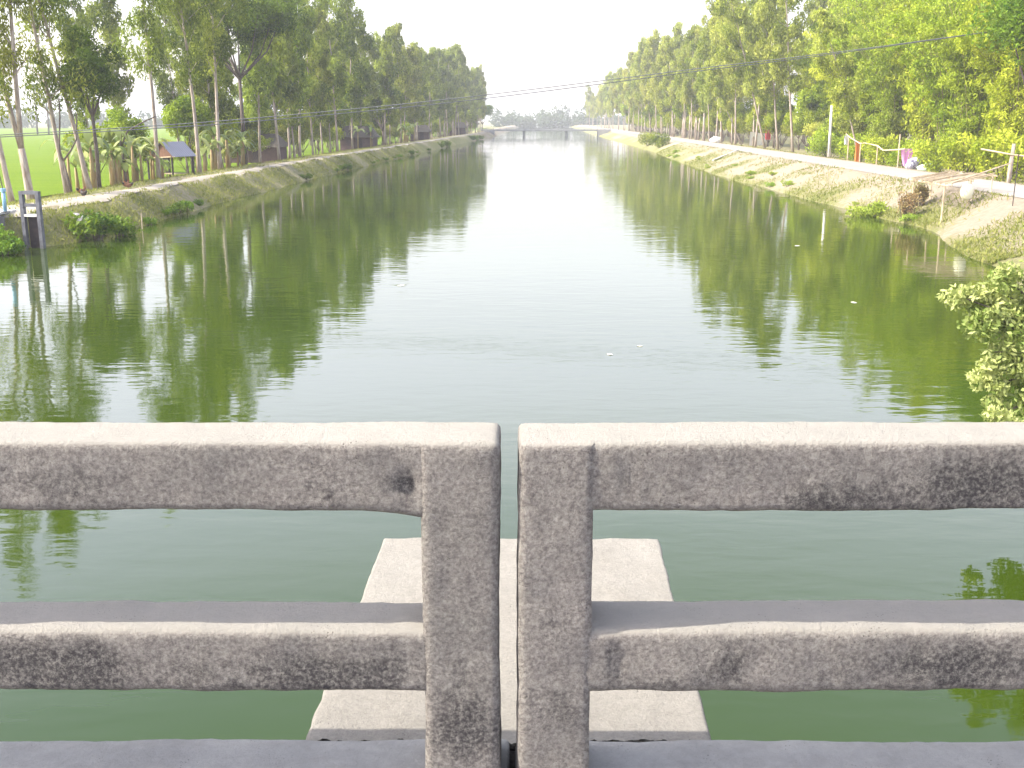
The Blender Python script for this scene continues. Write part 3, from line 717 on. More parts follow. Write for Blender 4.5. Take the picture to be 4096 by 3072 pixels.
# understorey, left
for v in np.arange(88, 345, 5.2):
    u = tab([(76, -29.5), (140, -31), (200, -28), (300, -24), (350, -22)], v) + rr_.uniform(-1.6, 1.6)
    plant("small_tree", CT, UND[n % 4], u, v, rr_.uniform(0, 6), rr_.uniform(.65, 1.25), (0, 0), "bright green small bushy tree filling the shade under left bank eucalyptus", "tree", "small trees under the left eucalyptus"); n += 1
for u, v, s, lab in ((-30.5, 80, .9, "bright leafy small tree directly behind the tin roofed shed"), (-29, 71.5, .75, "bright leafy small tree behind the crooked grey sapling")):
    plant("small_tree", CT, UND[n % 4], u, v, 1.0, s, (0, 0), lab, "tree", "small trees under the left eucalyptus"); n += 1
for u, v, s, d in ((-24.5, 335, 1.0, 0), (-20.0, 352, .95, 1), (-23, 365, 1.1, 0)):
    plant("broadleaf_tree", CT, BRD_D[d], u, v, rr_.uniform(0, 6), s, (0, 0), "rounded hazy tree at the left end of the far bridge", "tree", "rounded trees at the far bridge end"); n += 1
# bananas
bl = [(-26.6, 64.5, 1.0), (-27.2, 66.2, .9), (-26.2, 66.8, .85), (-27.0, 68.6, 1.1), (-26.3, 70.2, .95), (-27.6, 71.4, 1.05), (-27.4, 73.6, .9), (-26.9, 75.2, .9), (-28.4, 65.5, 1.0), (-28.6, 68.2, 1.1), (-28.8, 70.6, 1.0), (-28.6, 73.0, 1.1), (-26.5, 72.2, .8), (-29.4, 76, 1.1)]
for i, (u, v, s) in enumerate(bl):
    plant("banana_plant", ("leaves", "stem"), BANA[i % 4], u, v, i * 1.7, s, (0, 0), "banana plant with arching pale leaves in the patch left of the tin roofed shed", "banana plant", "banana plants left of the shed")
bl = [(-26.2, 83.0, 1.0), (-25.6, 84.6, .85), (-26.0, 87.0, 1.05), (-25.6, 89.2, .9), (-26.4, 91.5, 1.0), (-25.7, 94.0, .8), (-26.6, 97, .9)]
for i, (u, v, s) in enumerate(bl):
    plant("banana_plant", ("leaves", "stem"), BANA[(i + 1) % 4], u, v, i * 1.3, s, (0, 0), "banana plant with arching pale leaves in the patch right of the tin roofed shed", "banana plant", "banana plants right of the shed")
bl = [(-25.4, 150, .9), (-24.6, 156, 1.0), (-24.2, 190, 1.0), (-24.4, 196, .9), (-24.0, 203, 1.0)]
for i, (u, v, s) in enumerate(bl):
    plant("banana_plant", ("leaves", "stem"), BANA[i % 4], u, v, i * 1.3, s, (0, 0), "far banana plant beside the mud huts farther along the path", "banana plant", "banana plants by the mud huts")

# --- right bank
GR = "eucalyptus trees along the right road"
euc(EUC_R[0], 27.7, 139.2, (R(-15), 0), "pale eucalyptus leaning sharply left beside the road, with the red cloth behind", .95, 0, GR)
euc(EUC_R[1], 28.6, 135.7, (R(-7), 0), "pale eucalyptus leaning slightly left, right of the sharply leaning one", 1.0, 0, GR)
euc(EUC_R[2], 27.8, 124.0, (R(-6), 0), "pale straight eucalyptus nearest the bamboo on the right road", 1.0, 0, GR)
euc(EUC_R[3], 28.5, 160.4, (R(-24), 0), "short eucalyptus bent far over to the left beside the white tarp", .6, 0, GR)
euc(EUC_R[4], 27.0, 94.5, (R(-17), 0), "thin curved pale trunk leaning left in front of the bamboo by the clothes rail", .62, 0, GR)
for v in np.arange(146, 352, 5.8):
    u = tab([(100, 28.5), (200, 27.5), (350, 25)], v) + rr_.uniform(-1.3, 1.3)
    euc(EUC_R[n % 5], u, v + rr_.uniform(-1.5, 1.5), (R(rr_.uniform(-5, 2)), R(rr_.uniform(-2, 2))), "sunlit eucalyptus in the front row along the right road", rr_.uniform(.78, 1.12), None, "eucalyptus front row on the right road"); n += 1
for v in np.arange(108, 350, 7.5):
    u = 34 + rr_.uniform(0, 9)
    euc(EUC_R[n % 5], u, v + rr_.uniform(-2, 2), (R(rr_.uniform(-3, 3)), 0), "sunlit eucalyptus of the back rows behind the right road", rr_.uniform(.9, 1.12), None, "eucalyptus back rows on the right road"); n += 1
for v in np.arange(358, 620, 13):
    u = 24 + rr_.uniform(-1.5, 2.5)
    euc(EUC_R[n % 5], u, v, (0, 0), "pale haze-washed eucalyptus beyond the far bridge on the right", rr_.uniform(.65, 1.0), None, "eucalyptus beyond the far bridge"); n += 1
for v in np.arange(104, 345, 5.0):
    u = 31 + rr_.uniform(-2.0, 2.5) - (v - 100) * .012
    plant("small_tree", CT, UND[n % 4], u, v, rr_.uniform(0, 6), rr_.uniform(.8, 1.5), (0, 0), "bright bushy small tree under the eucalyptus beside the right road", "tree", "small trees under the right eucalyptus"); n += 1
BP = ("foliage", "culms")
bam = [(29.6, 76, .90, "dense yellow-green bamboo clump behind the bamboo drying rack"), (30.4, 83, .95, "dense yellow-green bamboo clump behind the lilac bundle"),
       (31.0, 90, 1.0, "tall yellow-green bamboo clump behind the pink cloth"), (31.2, 98, .95, "tall yellow-green bamboo clump behind the orange cloth"),
       (31.6, 106, .92, "tall yellow-green bamboo clump behind the whitewashed pole"), (31.5, 115, .85, "yellow-green bamboo clump at the far end of the bamboo grove"),
       (33.5, 125, .9, "yellow-green bamboo clump behind the pale eucalyptus nearest the bamboo"), (33.5, 135, .85, "yellow-green bamboo clump behind the sharply leaning eucalyptus"),
       (29.2, 69, .85, "yellow-green bamboo clump at the right picture edge behind the second rail")]
for i, (u, v, s, lab) in enumerate(bam):
    plant("bamboo_clump", BP, BAM[i % 3], u, v, i * 1.1, s, (R(-3), 0), lab, "bamboo", "bamboo clumps on the right bank")
for i, (u, v, s) in enumerate([(36, 74, 1.05), (37, 82, 1.1), (37, 91, 1.1), (37.5, 100, 1.05), (38, 110, 1.0), (37.5, 120, .95), (34.5, 66, 1.0), (43, 88, 1.15), (44, 102, 1.15)]):
    plant("bamboo_clump", BP, BAM[(i + 1) % 3], u, v, i * 2.1, s, (0, 0), "tall bamboo clump in the back of the grove on the right bank", "bamboo", "bamboo clumps at the back of the grove")
plant("broadleaf_tree", CT, tree_broad(230, 10.5, 3.6, 11000, .24, 'weed', flat=.0, trunk_h=.25, nb=9), 27.0, 58.5, .3, 1.0, (R(-4), 0), "dark green leafy tree at the right picture edge in front of the bamboo", "tree")
for i, (u, v, s) in enumerate([(27.4, 72, 1.0), (27.2, 77, .9), (27.5, 84, .8), (27.8, 89, .9), (28.0, 99, .9), (28.0, 109, 1.0), (27.6, 66, 1.1)]):
    plant("bush", ("foliage", "stems"), BUSHB[i % 3], u, v, i, s * 1.15, (0, 0), "low green bush at the foot of the bamboo along the road", "bush", "bushes at the foot of the bamboo")
plant("bush", ("foliage", "stems"), BUSH[0], 18.6, 178, .4, 1.25, (0, 0), "pale bushy shrub on the right bank beside the water, far along the road", "bush")
plant("bush", ("foliage", "stems"), BUSH[1], 18.4, 196, .9, 1.1, (0, 0), "smaller shrub behind the pale bushy one on the right bank", "bush")
plant("weed_clump", ("foliage", "stems"), WEEDB[0], 17.2, 57.6, .4, 1.15, (0, 0), "bright green leafy weed patch at the right waterline", "weeds")
plant("weed_clump", ("foliage", "stems"), WEEDB[1], 18.0, 53.5, .4, .5, (0, 0), "tiny weed tuft at the waterline below the bamboo rack", "weeds")

HED = [tree_broad(300 + i, 4.2, 2.5, 5200, .26, 'eucr' if i else 'under', flat=0, trunk_h=.12, nb=9, tr=.06) for i in range(3)]
for v in np.arange(98, 345, 4.2):
    u = tab([(98, 30.5), (200, 29.6), (345, 26.8)], v) + rr_.uniform(-.6, 1.2)
    plant("thicket_bush", CT, HED[n % 3], u, v, rr_.uniform(0, 6), rr_.uniform(.65, 1.1), (0, 0), "low yellow-green thicket bush between the trunks behind the right road", "bush", "thicket behind the right road"); n += 1
for v in np.arange(84, 340, 5.0):
    u = tab([(84, -30.5), (140, -31), (200, -28), (300, -24), (350, -22)], v) + rr_.uniform(-.8, .8)
    plant("thicket_bush", CT, HED[n % 3], u, v, rr_.uniform(0, 6), rr_.uniform(.55, .95), (0, 0), "low leafy thicket bush in the shade between left bank trunks", "bush", "thicket between the left trunks"); n += 1

# shrub overhanging the water close to the bridge, right
def near_shrub():
    rng = np.random.default_rng(77); rnd = random.Random(77); T = MB(); C = []; tn = []
    root = Vector((9.0, 14.2, .3)); cl = []
    hub = Vector((8.0, 14.1, 1.7)); T.tube([root, (8.6, 14.2, 1.0), hub], [.10, .08, .06], 8)
    tips = [(5.95, 14.0, 2.72), (6.1, 13.9, 2.45), (6.35, 14.2, 3.05), (6.3, 13.8, 2.05), (6.5, 13.9, 1.62), (6.65, 13.7, 1.28), (6.25, 13.5, 1.22), (6.9, 14.4, 3.45), (7.4, 13.9, 3.5), (7.2, 13.6, 2.6), (7.0, 13.5, 1.9), (7.5, 14.6, 2.9), (7.4, 13.4, 1.4), (8.1, 14.2, 3.2), (8.3, 13.6, 2.2), (6.75, 14.1, 2.5), (6.9, 14.0, 1.2), (6.55, 14.3, 2.75)]
    for i, t in enumerate(tips):
        t = Vector(t); mpt = hub.lerp(t, .5) + Vector((0, 0, .12)); T.tube([hub, mpt, t], [.034, .022, .008], 5, False)
        for j in range(7):
            w = rnd.uniform(.35, 1.08); c = mpt.lerp(t, w) + Vector((rnd.gauss(0, .10), rnd.gauss(0, .2), rnd.gauss(0, .10)))
            s = rnd.uniform(.10, .25); k = 140; C.append(clump(rng, c, (s * 1.15, s, s * .8), k, .1)); tn.append(np.clip(rnd.uniform(.2, .9) + rng.normal(0, .18, k), 0, 1))
    P = np.concatenate(C) - np.array(tuple(root)); V, t = leaves(rng, P, np.concatenate(tn), .095, .042, 0.05, .8)
    T.v = [tuple(Vector(p) - root) for p in T.v]
    e = empty("shrub", root, label="pale green leafy shrub leaning over the water close to the bridge on the right", cat="shrub")
    link("foliage", np_mesh("foliage", V, quads_for(len(V)), M['shrub'], t), e); T.build("stems", M['darkbark'], e, True)
near_shrub()

# --- distant wood, palms
def far_wood():
    rng = np.random.default_rng(9); rnd = random.Random(9); C = []; tn = []
    for i in range(190):
        if i < 120: u = -420 + i * 3.2 + rnd.uniform(-3, 3); v = 560 + rnd.uniform(0, 60)
        else: u = -30 + (i - 120) * 1.5 + rnd.uniform(-3, 3); v = 690 + rnd.uniform(0, 60)
        h = rnd.uniform(5, 10) + (rnd.uniform(3, 7) if rnd.random() < .2 else 0); x, y = W(u, v)
        k = 150
        C.append(clump(rng, (x, y, h * .45), (rnd.uniform(3, 5.5), 3, h * .55), k, .3)); tn.append(np.clip(rnd.uniform(0, 1) + rng.normal(0, .15, k), 0, 1))
    V, t = leaves(rng, np.concatenate(C), np.concatenate(tn), 1.9, 1.2, .3, .8)
    tag(link("distant_wood", np_mesh("distant_wood", V, quads_for(len(V)), M['farwood'], t)), "hazy line of distant trees beyond the rice field and the far bridge", "wood", None, "stuff")
far_wood()
def palm(u, v, h, label, grp):
    rnd = random.Random(int(u * 7)); x, y = W(u, v); e = empty("palm_tree", (x, y, .2), label=label, cat="palm", group=grp)
    MB().tube([(0, 0, 0), (.2, 0, h * .5), (.1, 0, h)], [.28, .22, .18], 7).build("trunk", M['darkbark'], e, True)
    V = []; F = []; tn = []
    for k in range(16):
        a = k * 2.4; L_ = rnd.uniform(2.0, 2.8); up = rnd.uniform(-.2, 1.2); d = Vector((math.cos(a), math.sin(a), 0)); s = Vector((-d.y, d.x, 0)); b = len(V)
        for i in range(5):
            t = i / 4; p = Vector((.1, 0, h)) + d * L_ * t + Vector((0, 0, L_ * (up * t - .8 * t * t))); w = .45 * math.sin(math.pi * (.12 + .8 * t))
            V += [tuple(p - s * w), tuple(p + s * w)]; tn += [rnd.random()] * 2
        for i in range(4): q = b + i * 2; F.append((q, q + 1, q + 3, q + 2))
    link("crown", np_mesh("crown", V, F, M['farwood'], tn), e)
palm(-158, 345, 14.5, "taller of two hazy palms standing beyond the rice field", "palms beyond the rice field")
palm(-154.5, 345, 10.5, "shorter of two hazy palms standing beyond the rice field", "palms beyond the rice field")

# --- grass along the banks
def bank_grass():
    rng = np.random.default_rng(31); P = []; tn = []
    cnt = 0
    while cnt < 26000:
        left = rng.random() < .5; v = 38 + 130 * rng.random() ** 1.6
        if left: u = wl(v) - (rng.random() ** 1.2 * 1.9 - .05 if rng.random() < .75 else rng.uniform(2.6, 7.5))
        else:
            b = wr(v); u = b + (21.2 - b) * rng.random() ** 1.3 if rng.random() < .85 else rng.uniform(25.6, 28.5)
        g = NZ(u, v, .22 if left else .20, 11 if left else 13)
        if g < (-.20 if left else -.02) + rng.normal(0, .15): continue
        x, y = W(u, v); P.append((x, y, ground_z(u, v) + .07)); tn.append(min(1, max(0, .55 - .5 * g + rng.normal(0, .25)))); cnt += 1
    P = np.array(P); V, t = leaves(rng, P, np.array(tn), .24, .045, -1.0, .55)
    tag(link("bank_grass", np_mesh("bank_grass", V, quads_for(len(V)), M['grassblade'], t)), "short dry and green grass growing over both canal banks", "grass", None, "stuff")
bank_grass()
# weeds along the left waterline
for i, (u, v, s, k) in enumerate([(-19.3, 46.4, 1.25, 0), (-18.8, 47.8, .8, 1), (-18.9, 50.2, .45, 2), (-19.3, 53, .45, 0), (-19.8, 58, .45, 2), (-20.0, 63, .4, 1)]):
    plant("weed_clump", ("foliage", "stems"), WEED[k], u, v, i, s, (0, 0), "lush green weeds at the waterline right of the concrete gate frame", "weeds", "weeds right of the gate frame", z=-.02 if s > .5 else None)
ew = random.Random(17)
for i in range(16):
    v = 56 + 130 * ew.random() ** 1.4
    plant("weed_clump", ("foliage", "stems"), WEED[i % 3], wl(v) - .15, v, i, ew.uniform(.25, .6), (0, 0), "small weed tuft at the foot of the left bank slope", "weeds", "weed tufts along the left waterline")
for i in range(14):
    v = 62 + 120 * ew.random() ** 1.4
    plant("weed_clump", ("foliage", "stems"), WEEDB[i % 2], wr(v) + .2 + ew.random() ** 2 * 2, v, i, ew.uniform(.25, .55), (0, 0), "small bright weed tuft low on the right bank slope", "weeds", "weed tufts along the right waterline")
for i, (u, v, s, k) in enumerate([(-21.3, 41.6, 1.1, 1), (-20.6, 41.0, .85, 2), (-22.4, 41.2, 1.1, 0), (-21.2, 40.2, .75, 2), (-22.3, 39.7, .9, 1)]):
    plant("weed_clump", ("foliage", "stems"), WEED[k], u, v, i, s, (0, 0), "leafy weeds at the waterline below the pump platform", "weeds", "weeds below the pump platform", z=-.02)
for i, (u, v, s) in enumerate([(-17.6, 262, 1.3), (-17.2, 270, 1.2), (-16.9, 280, 1.3), (-18.4, 205, 1.2), (-18.6, 198, 1.0)]):
    plant("weed_clump", ("foliage", "stems"), WEED[i % 3], u, v, i, s, (0, 0), "far green weed bed at the left waterline before the far bridge", "weeds", "far weed beds on the left bank", z=0)

# ------------------------------------------------------------------ left bank objects
def xyz(u, v, dz=0.0):
    x, y = W(u, v); return Vector((x, y, ground_z(u, v) + dz))
pf = empty("pump_platform", (-21.2, 43.6, 0), label="grey concrete pump platform edge above the weeds at the left", cat="platform")
pf_b = MB().box((-1.65, 0.4, .35), (4.6, 2.0, 1.9)).build("wall", M['oldconc'], pf)
MB().box((-1.65, 0.4, 1.345), (4.75, 2.1, .085)).build("slab", M['whitepaint'], pf)
MB().box((.80, -.30, .45), (.18, .5, 1.6)).build("buttress", M['oldconc'], pf)
gf = empty("sluice_gate_frame", (-19.05, 43.2, -.6), (0, 0, R(-12)), label="tall grey concrete gate frame with two crossbars standing in the water", cat="gate frame")
for s in (-.36, .36): MB().box((s, 0, 1.42), (.15, .17, 2.86)).build("post", M['gate'], gf)
MB().box((0, 0, 2.79), (.565, .16, .14)).build("crossbar", M['gate'], gf)
MB().box((0, 0, 2.30), (.565, .13, .12)).build("crossbar", M['gate'], gf)
MB().box((0, .02, 1.90), (.565, .22, .10)).build("sill", M['whitepaint'], gf)
MB().box((0, .16, 1.0), (.56, .05, 1.7)).build("recess_shade_panel", M['post'], gf)  # dark panel painted in for the shaded recess between the posts
sp = empty("standpipe", (-20.22, 43.5, 1.388), label="pale blue standpipe with a dark rod sticking up on the pump platform", cat="pipe")
MB().tube([(0, 0, .03), (0, 0, .84)], .075, 12).build("barrel", M['bluepipe'], sp, True)
MB().tube([(0, 0, 0), (0, 0, .045)], .17, 12).build("flange", M['oldconc'], sp)
MB().tube([(0, 0, .82), (0, 0, .95)], .11, 12).build("cap", M['bluepipe'], sp)
MB().tube([(0, 0, .94), (-.08, 0, 1.5), (-.16, 0, 2.05)], .022, 6).build("rod", M['darkmetal'], sp)
ru = MB(); rnd = random.Random(3)
q = xyz(-20.2, 47.6)
for k, (dx, dy, s) in enumerate([(0, 0, .42), (.45, .3, .28), (-.4, .2, .25)]):
    o = MB().ball((0, 0, 0), (s, s * .8, s * .6), 9, 6, .5, k + 4).build("rubble_lump", M['stone']); x0, y0 = q.x + dx, q.y + dy
    o.location = (x0, y0, ground_z(x0 - SH * y0, y0) + .08)
    tag(o, ("largest pale broken concrete lump on the left bank", "middle sized concrete lump right of the largest one", "smallest concrete lump left of the largest one")[k], "rubble", "broken concrete on the left bank")
o = MB().tube([(0, 0, -.4), (.02, 0, .75)], .03, 6).build("stake", M['bamboo']); o.location = (W(-18.9, 51)[0], 51, 0); tag(o, "short pale stake standing in the water by the left weeds", "stake")

def chicken(u, v, rz, body, label):
    e = empty("chicken", xyz(u, v, .02), (0, 0, rz), label, "chicken", "chickens foraging along the left path")
    P = [(-.17, 0, .21), (-.09, 0, .205), (.02, 0, .20), (.10, 0, .225), (.135, 0, .29), (.15, 0, .36), (.205, 0, .37)]
    MB().tube(P, [.05, .10, .125, .095, .055, .042, .006], 9).build("body", M[body], e, True)
    MB().tube([(-.13, 0, .24), (-.20, 0, .30), (-.25, 0, .36)], [.06, .06, .015], 7).build("tail", M['blackf'], e, True)
    MB().box((.185, 0, .405), (.05, .012, .03)).build("comb", M['comb'], e)
    for s in (-.035, .035): MB().tube([(0, s, .13), (.01, s, .0)], .010, 5).build("leg", M['leg'], e)
chicken(-23.1, 54.6, .4, 'rust', "brown chicken nearest the gate frame on the left path")
chicken(-22.3, 52.9, 2.6, 'blackf', "black chicken pecking beside the left path")
chicken(-23.0, 60.2, 1.0, 'rust', "brown chicken farther up the left path")
chicken(-22.6, 59.5, 3.6, 'rust', "second brown chicken close behind the farther one")

def shed():
    e = empty("tin_roofed_shed", xyz(-26.3, 78.2), (0, 0, R(-30)), "open shed with pale tin roof and reddish board gable on dark posts", "shed")
    rz, ez = 2.45, 1.45                         # ridge runs along local y
    def slope(x1, z1, nm, y0=-1.2, y1=1.0):
        m = MB(); n = 22
        for i in range(n):
            t0, t1 = i / n, (i + 1) / n
            za = .02 * (i % 2); zb = .02 * ((i + 1) % 2)
            ya, yb = lerp(y0, y1, t0), lerp(y0, y1, t1)
            m.poly([(0, ya, rz + za), (0, yb, rz + zb), (x1, yb, z1 + zb), (x1, ya, z1 + za)])
            m.poly([(0, ya, rz + za - .02), (x1, ya, z1 + za - .02), (x1, yb, z1 + zb - .02), (0, yb, rz + zb - .02)])
        return m.build(nm, M['tin'], e)
    slope(1.2, ez, "roof_slope"); slope(-1.75, 1.15, "roof_slope")
    g = MB()
    for i in range(10):
        x0, x1 = lerp(-1.5, 1.0, i / 10), lerp(-1.5, 1.0, (i + .92) / 10)
        top = lambda x: rz - .06 + (x * (rz - ez) / -1.25 if x > 0 else x * (rz - 1.15) / 1.75)
        g.poly([(x0, -1.05, 1.35), (x1, -1.05, 1.35), (x1, -1.05, max(1.36, top(x1))), (x0, -1.05, max(1.36, top(x0)))])
        g.poly([(x0, -1.02, 1.35), (x0, -1.02, max(1.36, top(x0))), (x1, -1.02, max(1.36, top(x1))), (x1, -1.02, 1.35)])
    g.build("gable", M['board'], e)
    for x, y in ((-1.45, -1.1), (.95, -1.1), (-1.45, .85), (.95, .85)):
        MB().tube([(x, y, -.6), (x, y, 1.5)], .07, 7).build("post", M['post'], e)
    MB().tube([(-1.6, -1.12, 1.32), (1.25, -1.12, 1.46)], .035, 6).build("beam", M['bamboo'], e)
    MB().box((-.1, 0, .25), (1.4, 1.0, .06)).build("platform", M['bamboo'], e)
shed()
def hut(u, v, w, d, h, rh, rz, wall, roof, label, door=True):
    e = empty("mud_hut", xyz(u, v), (0, 0, rz), label, "hut", "mud huts under the left bank trees")
    MB().box((0, 0, h / 2 - .2), (w, d, h + .4)).build("wall", M[wall], e)
    ov = .35; m = MB()
    a = [(-w / 2 - ov, -d / 2 - ov, h - .1), (w / 2 + ov, -d / 2 - ov, h - .1), (w / 2 + ov, d / 2 + ov, h - .1), (-w / 2 - ov, d / 2 + ov, h - .1), (-w / 2 + .4, 0, h + rh), (w / 2 - .4, 0, h + rh)]
    m.v = a; m.f = [(0, 1, 5, 4), (1, 2, 5), (2, 3, 4, 5), (3, 0, 4), (3, 2, 1, 0)]; m.build("roof", M[roof], e)
    if door: MB().box((w * .12, -d / 2 - .015, h * .42), (.8, .04, h * .84)).build("door", M['post'], e)
hut(-26.6, 158, 4.6, 3.2, 1.9, 1.5, R(-8), 'mud', 'thatch', "brown mud hut with grey thatch under the low dark bushy tree")
hut(-31.5, 120, 6.0, 3.4, 1.9, 1.3, R(-6), 'mud', 'thatch', "long mud hut half hidden behind the flat-topped tree's trunk")
hut(-24.6, 218, 3.6, 3.0, 1.8, 1.2, R(0), 'mud', 'thatch', "small far hut with grey roof beside the path")
hut(-22.5, 285, 4.0, 3.0, 1.9, 1.3, R(0), 'mud', 'thatch', "farthest hut, close to the left end of the far bridge")

# ------------------------------------------------------------------ right bank objects
o = MB().tube([(0, 0, -.3), (-.02, 0, 2.4), (-.06, 0, 4.75)], [.15, .135, .11], 9).build("whitewashed_pole", M['whitepaint'], None, True)
o.location = xyz(26.5, 103); tag(o, "bare whitewashed pole standing upright before the bamboo", "pole")
cr = empty("clothes_rail", xyz(26.3, 88), label="wavy bamboo clothes rail on thin posts beside the road", cat="clothes rail")
rail_pts = [(29.4, 97.5, 3.75), (29.2, 95.5, 3.45), (28.95, 92, 3.05), (28.85, 90.5, 3.12), (28.65, 86.6, 2.98), (28.5, 84.8, 2.68), (28.2, 80.5, 2.86), (28.1, 79.0, 2.95)]
c0 = Vector(cr.location)
MB().tube([Vector(p) - c0 for p in rail_pts], .055, 7).build("rail", M['bamboo'], cr, True)
for (x, y, h) in ((29.2, 96.0, 3.5), (28.65, 86.6, 3.0), (28.2, 80.5, 3.95), (28.95, 91.8, 3.1)):
    MB().tube([Vector((x, y, 1.2)) - c0, Vector((x, y, h)) - c0], .05, 6).build("post", M['bamboo'], cr)
def cloth(name, p, w, h, mat, label, rz=0, taper=.5):
    V = []; F = []; nx, nz = 9, 9
    for side in (0, 1):
        for j in range(nz):
            for i in range(nx):
                s = i / (nx - 1) - .5; t = j / (nz - 1); ww = w * (1 - (1 - taper) * t ** 1.4)
                V.append((s * ww + .06 * w * t, .05 * math.sin(i * 1.9 + t * 2) * (0.4 + t) + side * .012, -h * t + .03 * math.sin(i * 1.3) * t))
    for side in (0, 1):
        b = side * nx * nz
        for j in range(nz - 1):
            for i in range(nx - 1):
                q = b + j * nx + i; f = (q, q + 1, q + nx + 1, q + nx); F.append(f if side == 0 else f[::-1])
    o = link(name, np_mesh(name, V, F, M[mat], None, True)); o.location = p; o.rotation_euler = (0, 0, rz); return tag(o, label, "cloth")
cloth("hanging_cloth", (28.75, 80.4, 2.93), .95, 1.25, 'pink', "bright pink cloth hanging from the end of the clothes rail", .1, .45)
cloth("hanging_cloth", (29.25, 93.6, 3.22), .36, 1.75, 'orange', "narrow orange cloth hanging from the far part of the clothes rail", .1, .85)
cloth("hanging_cloth", (29.35, 97.2, 3.6), .4, .75, 'white', "small white cloth hanging at the far end of the clothes rail", .1, .7)
bd = MB(); rnd = random.Random(8)
o = MB().ball((0, 0, .38), (.42, .4, .5), 12, 9, .35, 2).ball((.22, -.05, .55), (.3, .3, .32), 10, 7, .4, 5).ball((-.2, -.1, .2), (.34, .3, .3), 10, 7, .3, 6).build("cloth_bundle", M['lilac'], None, True)
o.location = xyz(26.8, 80.5); tag(o, "heap of white and purple cloth at the roadside right of the pink cloth", "cloth bundle")
o = MB().ball((0, 0, .2), (.85, .6, .38), 12, 7, .2, 9).build("ground_sheet", M['mint'], None, True)
o.location = xyz(27.4, 78.5); tag(o, "pale green sheet bunched on the ground beside the heap of cloth", "sheet")
o = MB().ball((0, 0, .35), (1.0, .7, .55), 12, 7, .2, 9).build("sack_heap", M['white'], None, True)
o.location = xyz(26.4, 171); tag(o, "white sack heap lying at the road edge under the eucalyptus", "sacks")
o = MB().poly([(-1.1, 0, 2.0), (1.1, 0, 1.7), (1.2, .7, .2), (-1.0, .7, .1)]).poly([(-1.1, .03, 2.0), (-1.0, .73, .1), (1.2, .73, .2), (1.1, .03, 1.7)]).build("tarpaulin", M['white'])
o.location = xyz(29.2, 152); tag(o, "white tarpaulin sheltering under trees behind the bent eucalyptus", "tarpaulin")
cloth("hanging_cloth", xyz(29.6, 147.5, 3.2), .8, 2.2, 'red', "dark red cloth hanging between the eucalyptus trunks", 0, .8)
for i, (u, v) in enumerate([(26.6, 214), (26.4, 210), (26.8, 206), (26.3, 202), (26.9, 199), (26.5, 195), (26.4, 191), (26.8, 187)]):
    o = MB().tube([(0, 0, -.2), (rr_.uniform(-.1, .1), 0, 2.6), (rr_.uniform(-.2, .2), 0, rr_.uniform(3.4, 4.4))], [.14, .12, .10], 7).build("fence_post", M['bark'], None, True)
    o.location = xyz(u, v); tag(o, "pale stout post in the close row along the far right road", "post", "row of stout posts along the right road")
pl = xyz(17.8, 117, .12); ph = xyz(21.6, 123.5, .12)
o = MB().tube([(0, 0, 0), ph - pl], [.11, .09], 7).build("lying_pole", M['whitepaint']); o.location = pl; tag(o, "long pale pole lying down the slope of the right bank", "pole")

rk = empty("bamboo_rack", (20.6, 53.5, .9), label="low bamboo drying rack with a slatted top on thin posts on the right bank", cat="rack")
k0 = Vector(rk.location)
A, B_, C_, D_ = Vector((19.9, 54.9, 2.12)), Vector((19.95, 50.4, 2.08)), Vector((23.3, 52.8, 2.42)), Vector((23.2, 58.2, 2.34))
def blend(s, t): return A.lerp(B_, t).lerp(D_.lerp(C_, t), s)
rack = MB(); rnd = random.Random(12)
for i in range(26):
    t = i / 25; a = blend(rnd.uniform(-.04, .06), t) + Vector((0, 0, rnd.uniform(-.03, .05))); b = blend(rnd.uniform(.9, 1.05), min(1, t + rnd.uniform(-.05, .05))) + Vector((0, 0, rnd.uniform(-.03, .08)))
    rack.tube([a - k0, a.lerp(b, .5) - k0 + Vector((0, 0, rnd.uniform(-.03, .03))), b - k0], [.03, .026, .02], 5)
rack.build("slatted_top", M['bamboo'], rk)
for s in (0.02, .5, .98): MB().tube([blend(s, -.03) - k0 + Vector((0, 0, -.06)), blend(s, 1.03) - k0 + Vector((0, 0, -.06))], .035, 6).build("bearer", M['bamboo'], rk)
MB().tube([blend(.05, 1.05) - k0 + Vector((0, 0, .05)), blend(1.25, 1.0) - k0 + Vector((0, 0, .42))], [.045, .03], 6).build("long_pole", M['bamboo'], rk)
for s, t in ((.02, .1), (.02, .95), (.5, .05), (.5, .98), (.97, .1), (.97, .95)):
    p = blend(s, t); g = ground_z(p.x - SH * p.y, p.y)
    MB().tube([Vector((p.x - .03, p.y, g - .2)) - k0, Vector((p.x, p.y, p.z + .03)) - k0], .04, 6).build("post", M['bamboo'], rk)
# dry brush stacked against the rack
def brush(p, r, h, seed, label):
    rng = np.random.default_rng(seed); rnd = random.Random(seed); T = MB(); C = []; tn = []
    for k in range(26):
        a = rnd.uniform(0, 6.28); q = Vector((math.cos(a) * r * rnd.random(), math.sin(a) * r * rnd.random(), h * rnd.uniform(.5, 1))); T.tube([(q.x * .5, q.y * .5, 0), q], [.015, .008], 4, False)
        C.append(clump(rng, q * .8, (r * .45, r * .45, h * .25), 40, .1)); tn.append(np.clip(rng.uniform(0, 1, 40), 0, 1))
    P_ = np.concatenate(C); P_[:, 2] = np.abs(P_[:, 2]); V, t = leaves(rng, P_, np.concatenate(tn), .14, .06, .2, .8)
    e = empty("brush_stack", p, label=label, cat="brush"); link("twigs", T.mesh("twigs", M['darkbark']), e); link("dry_leaves", np_mesh("dry_leaves", V, quads_for(len(V)), M['brush'], t), e)
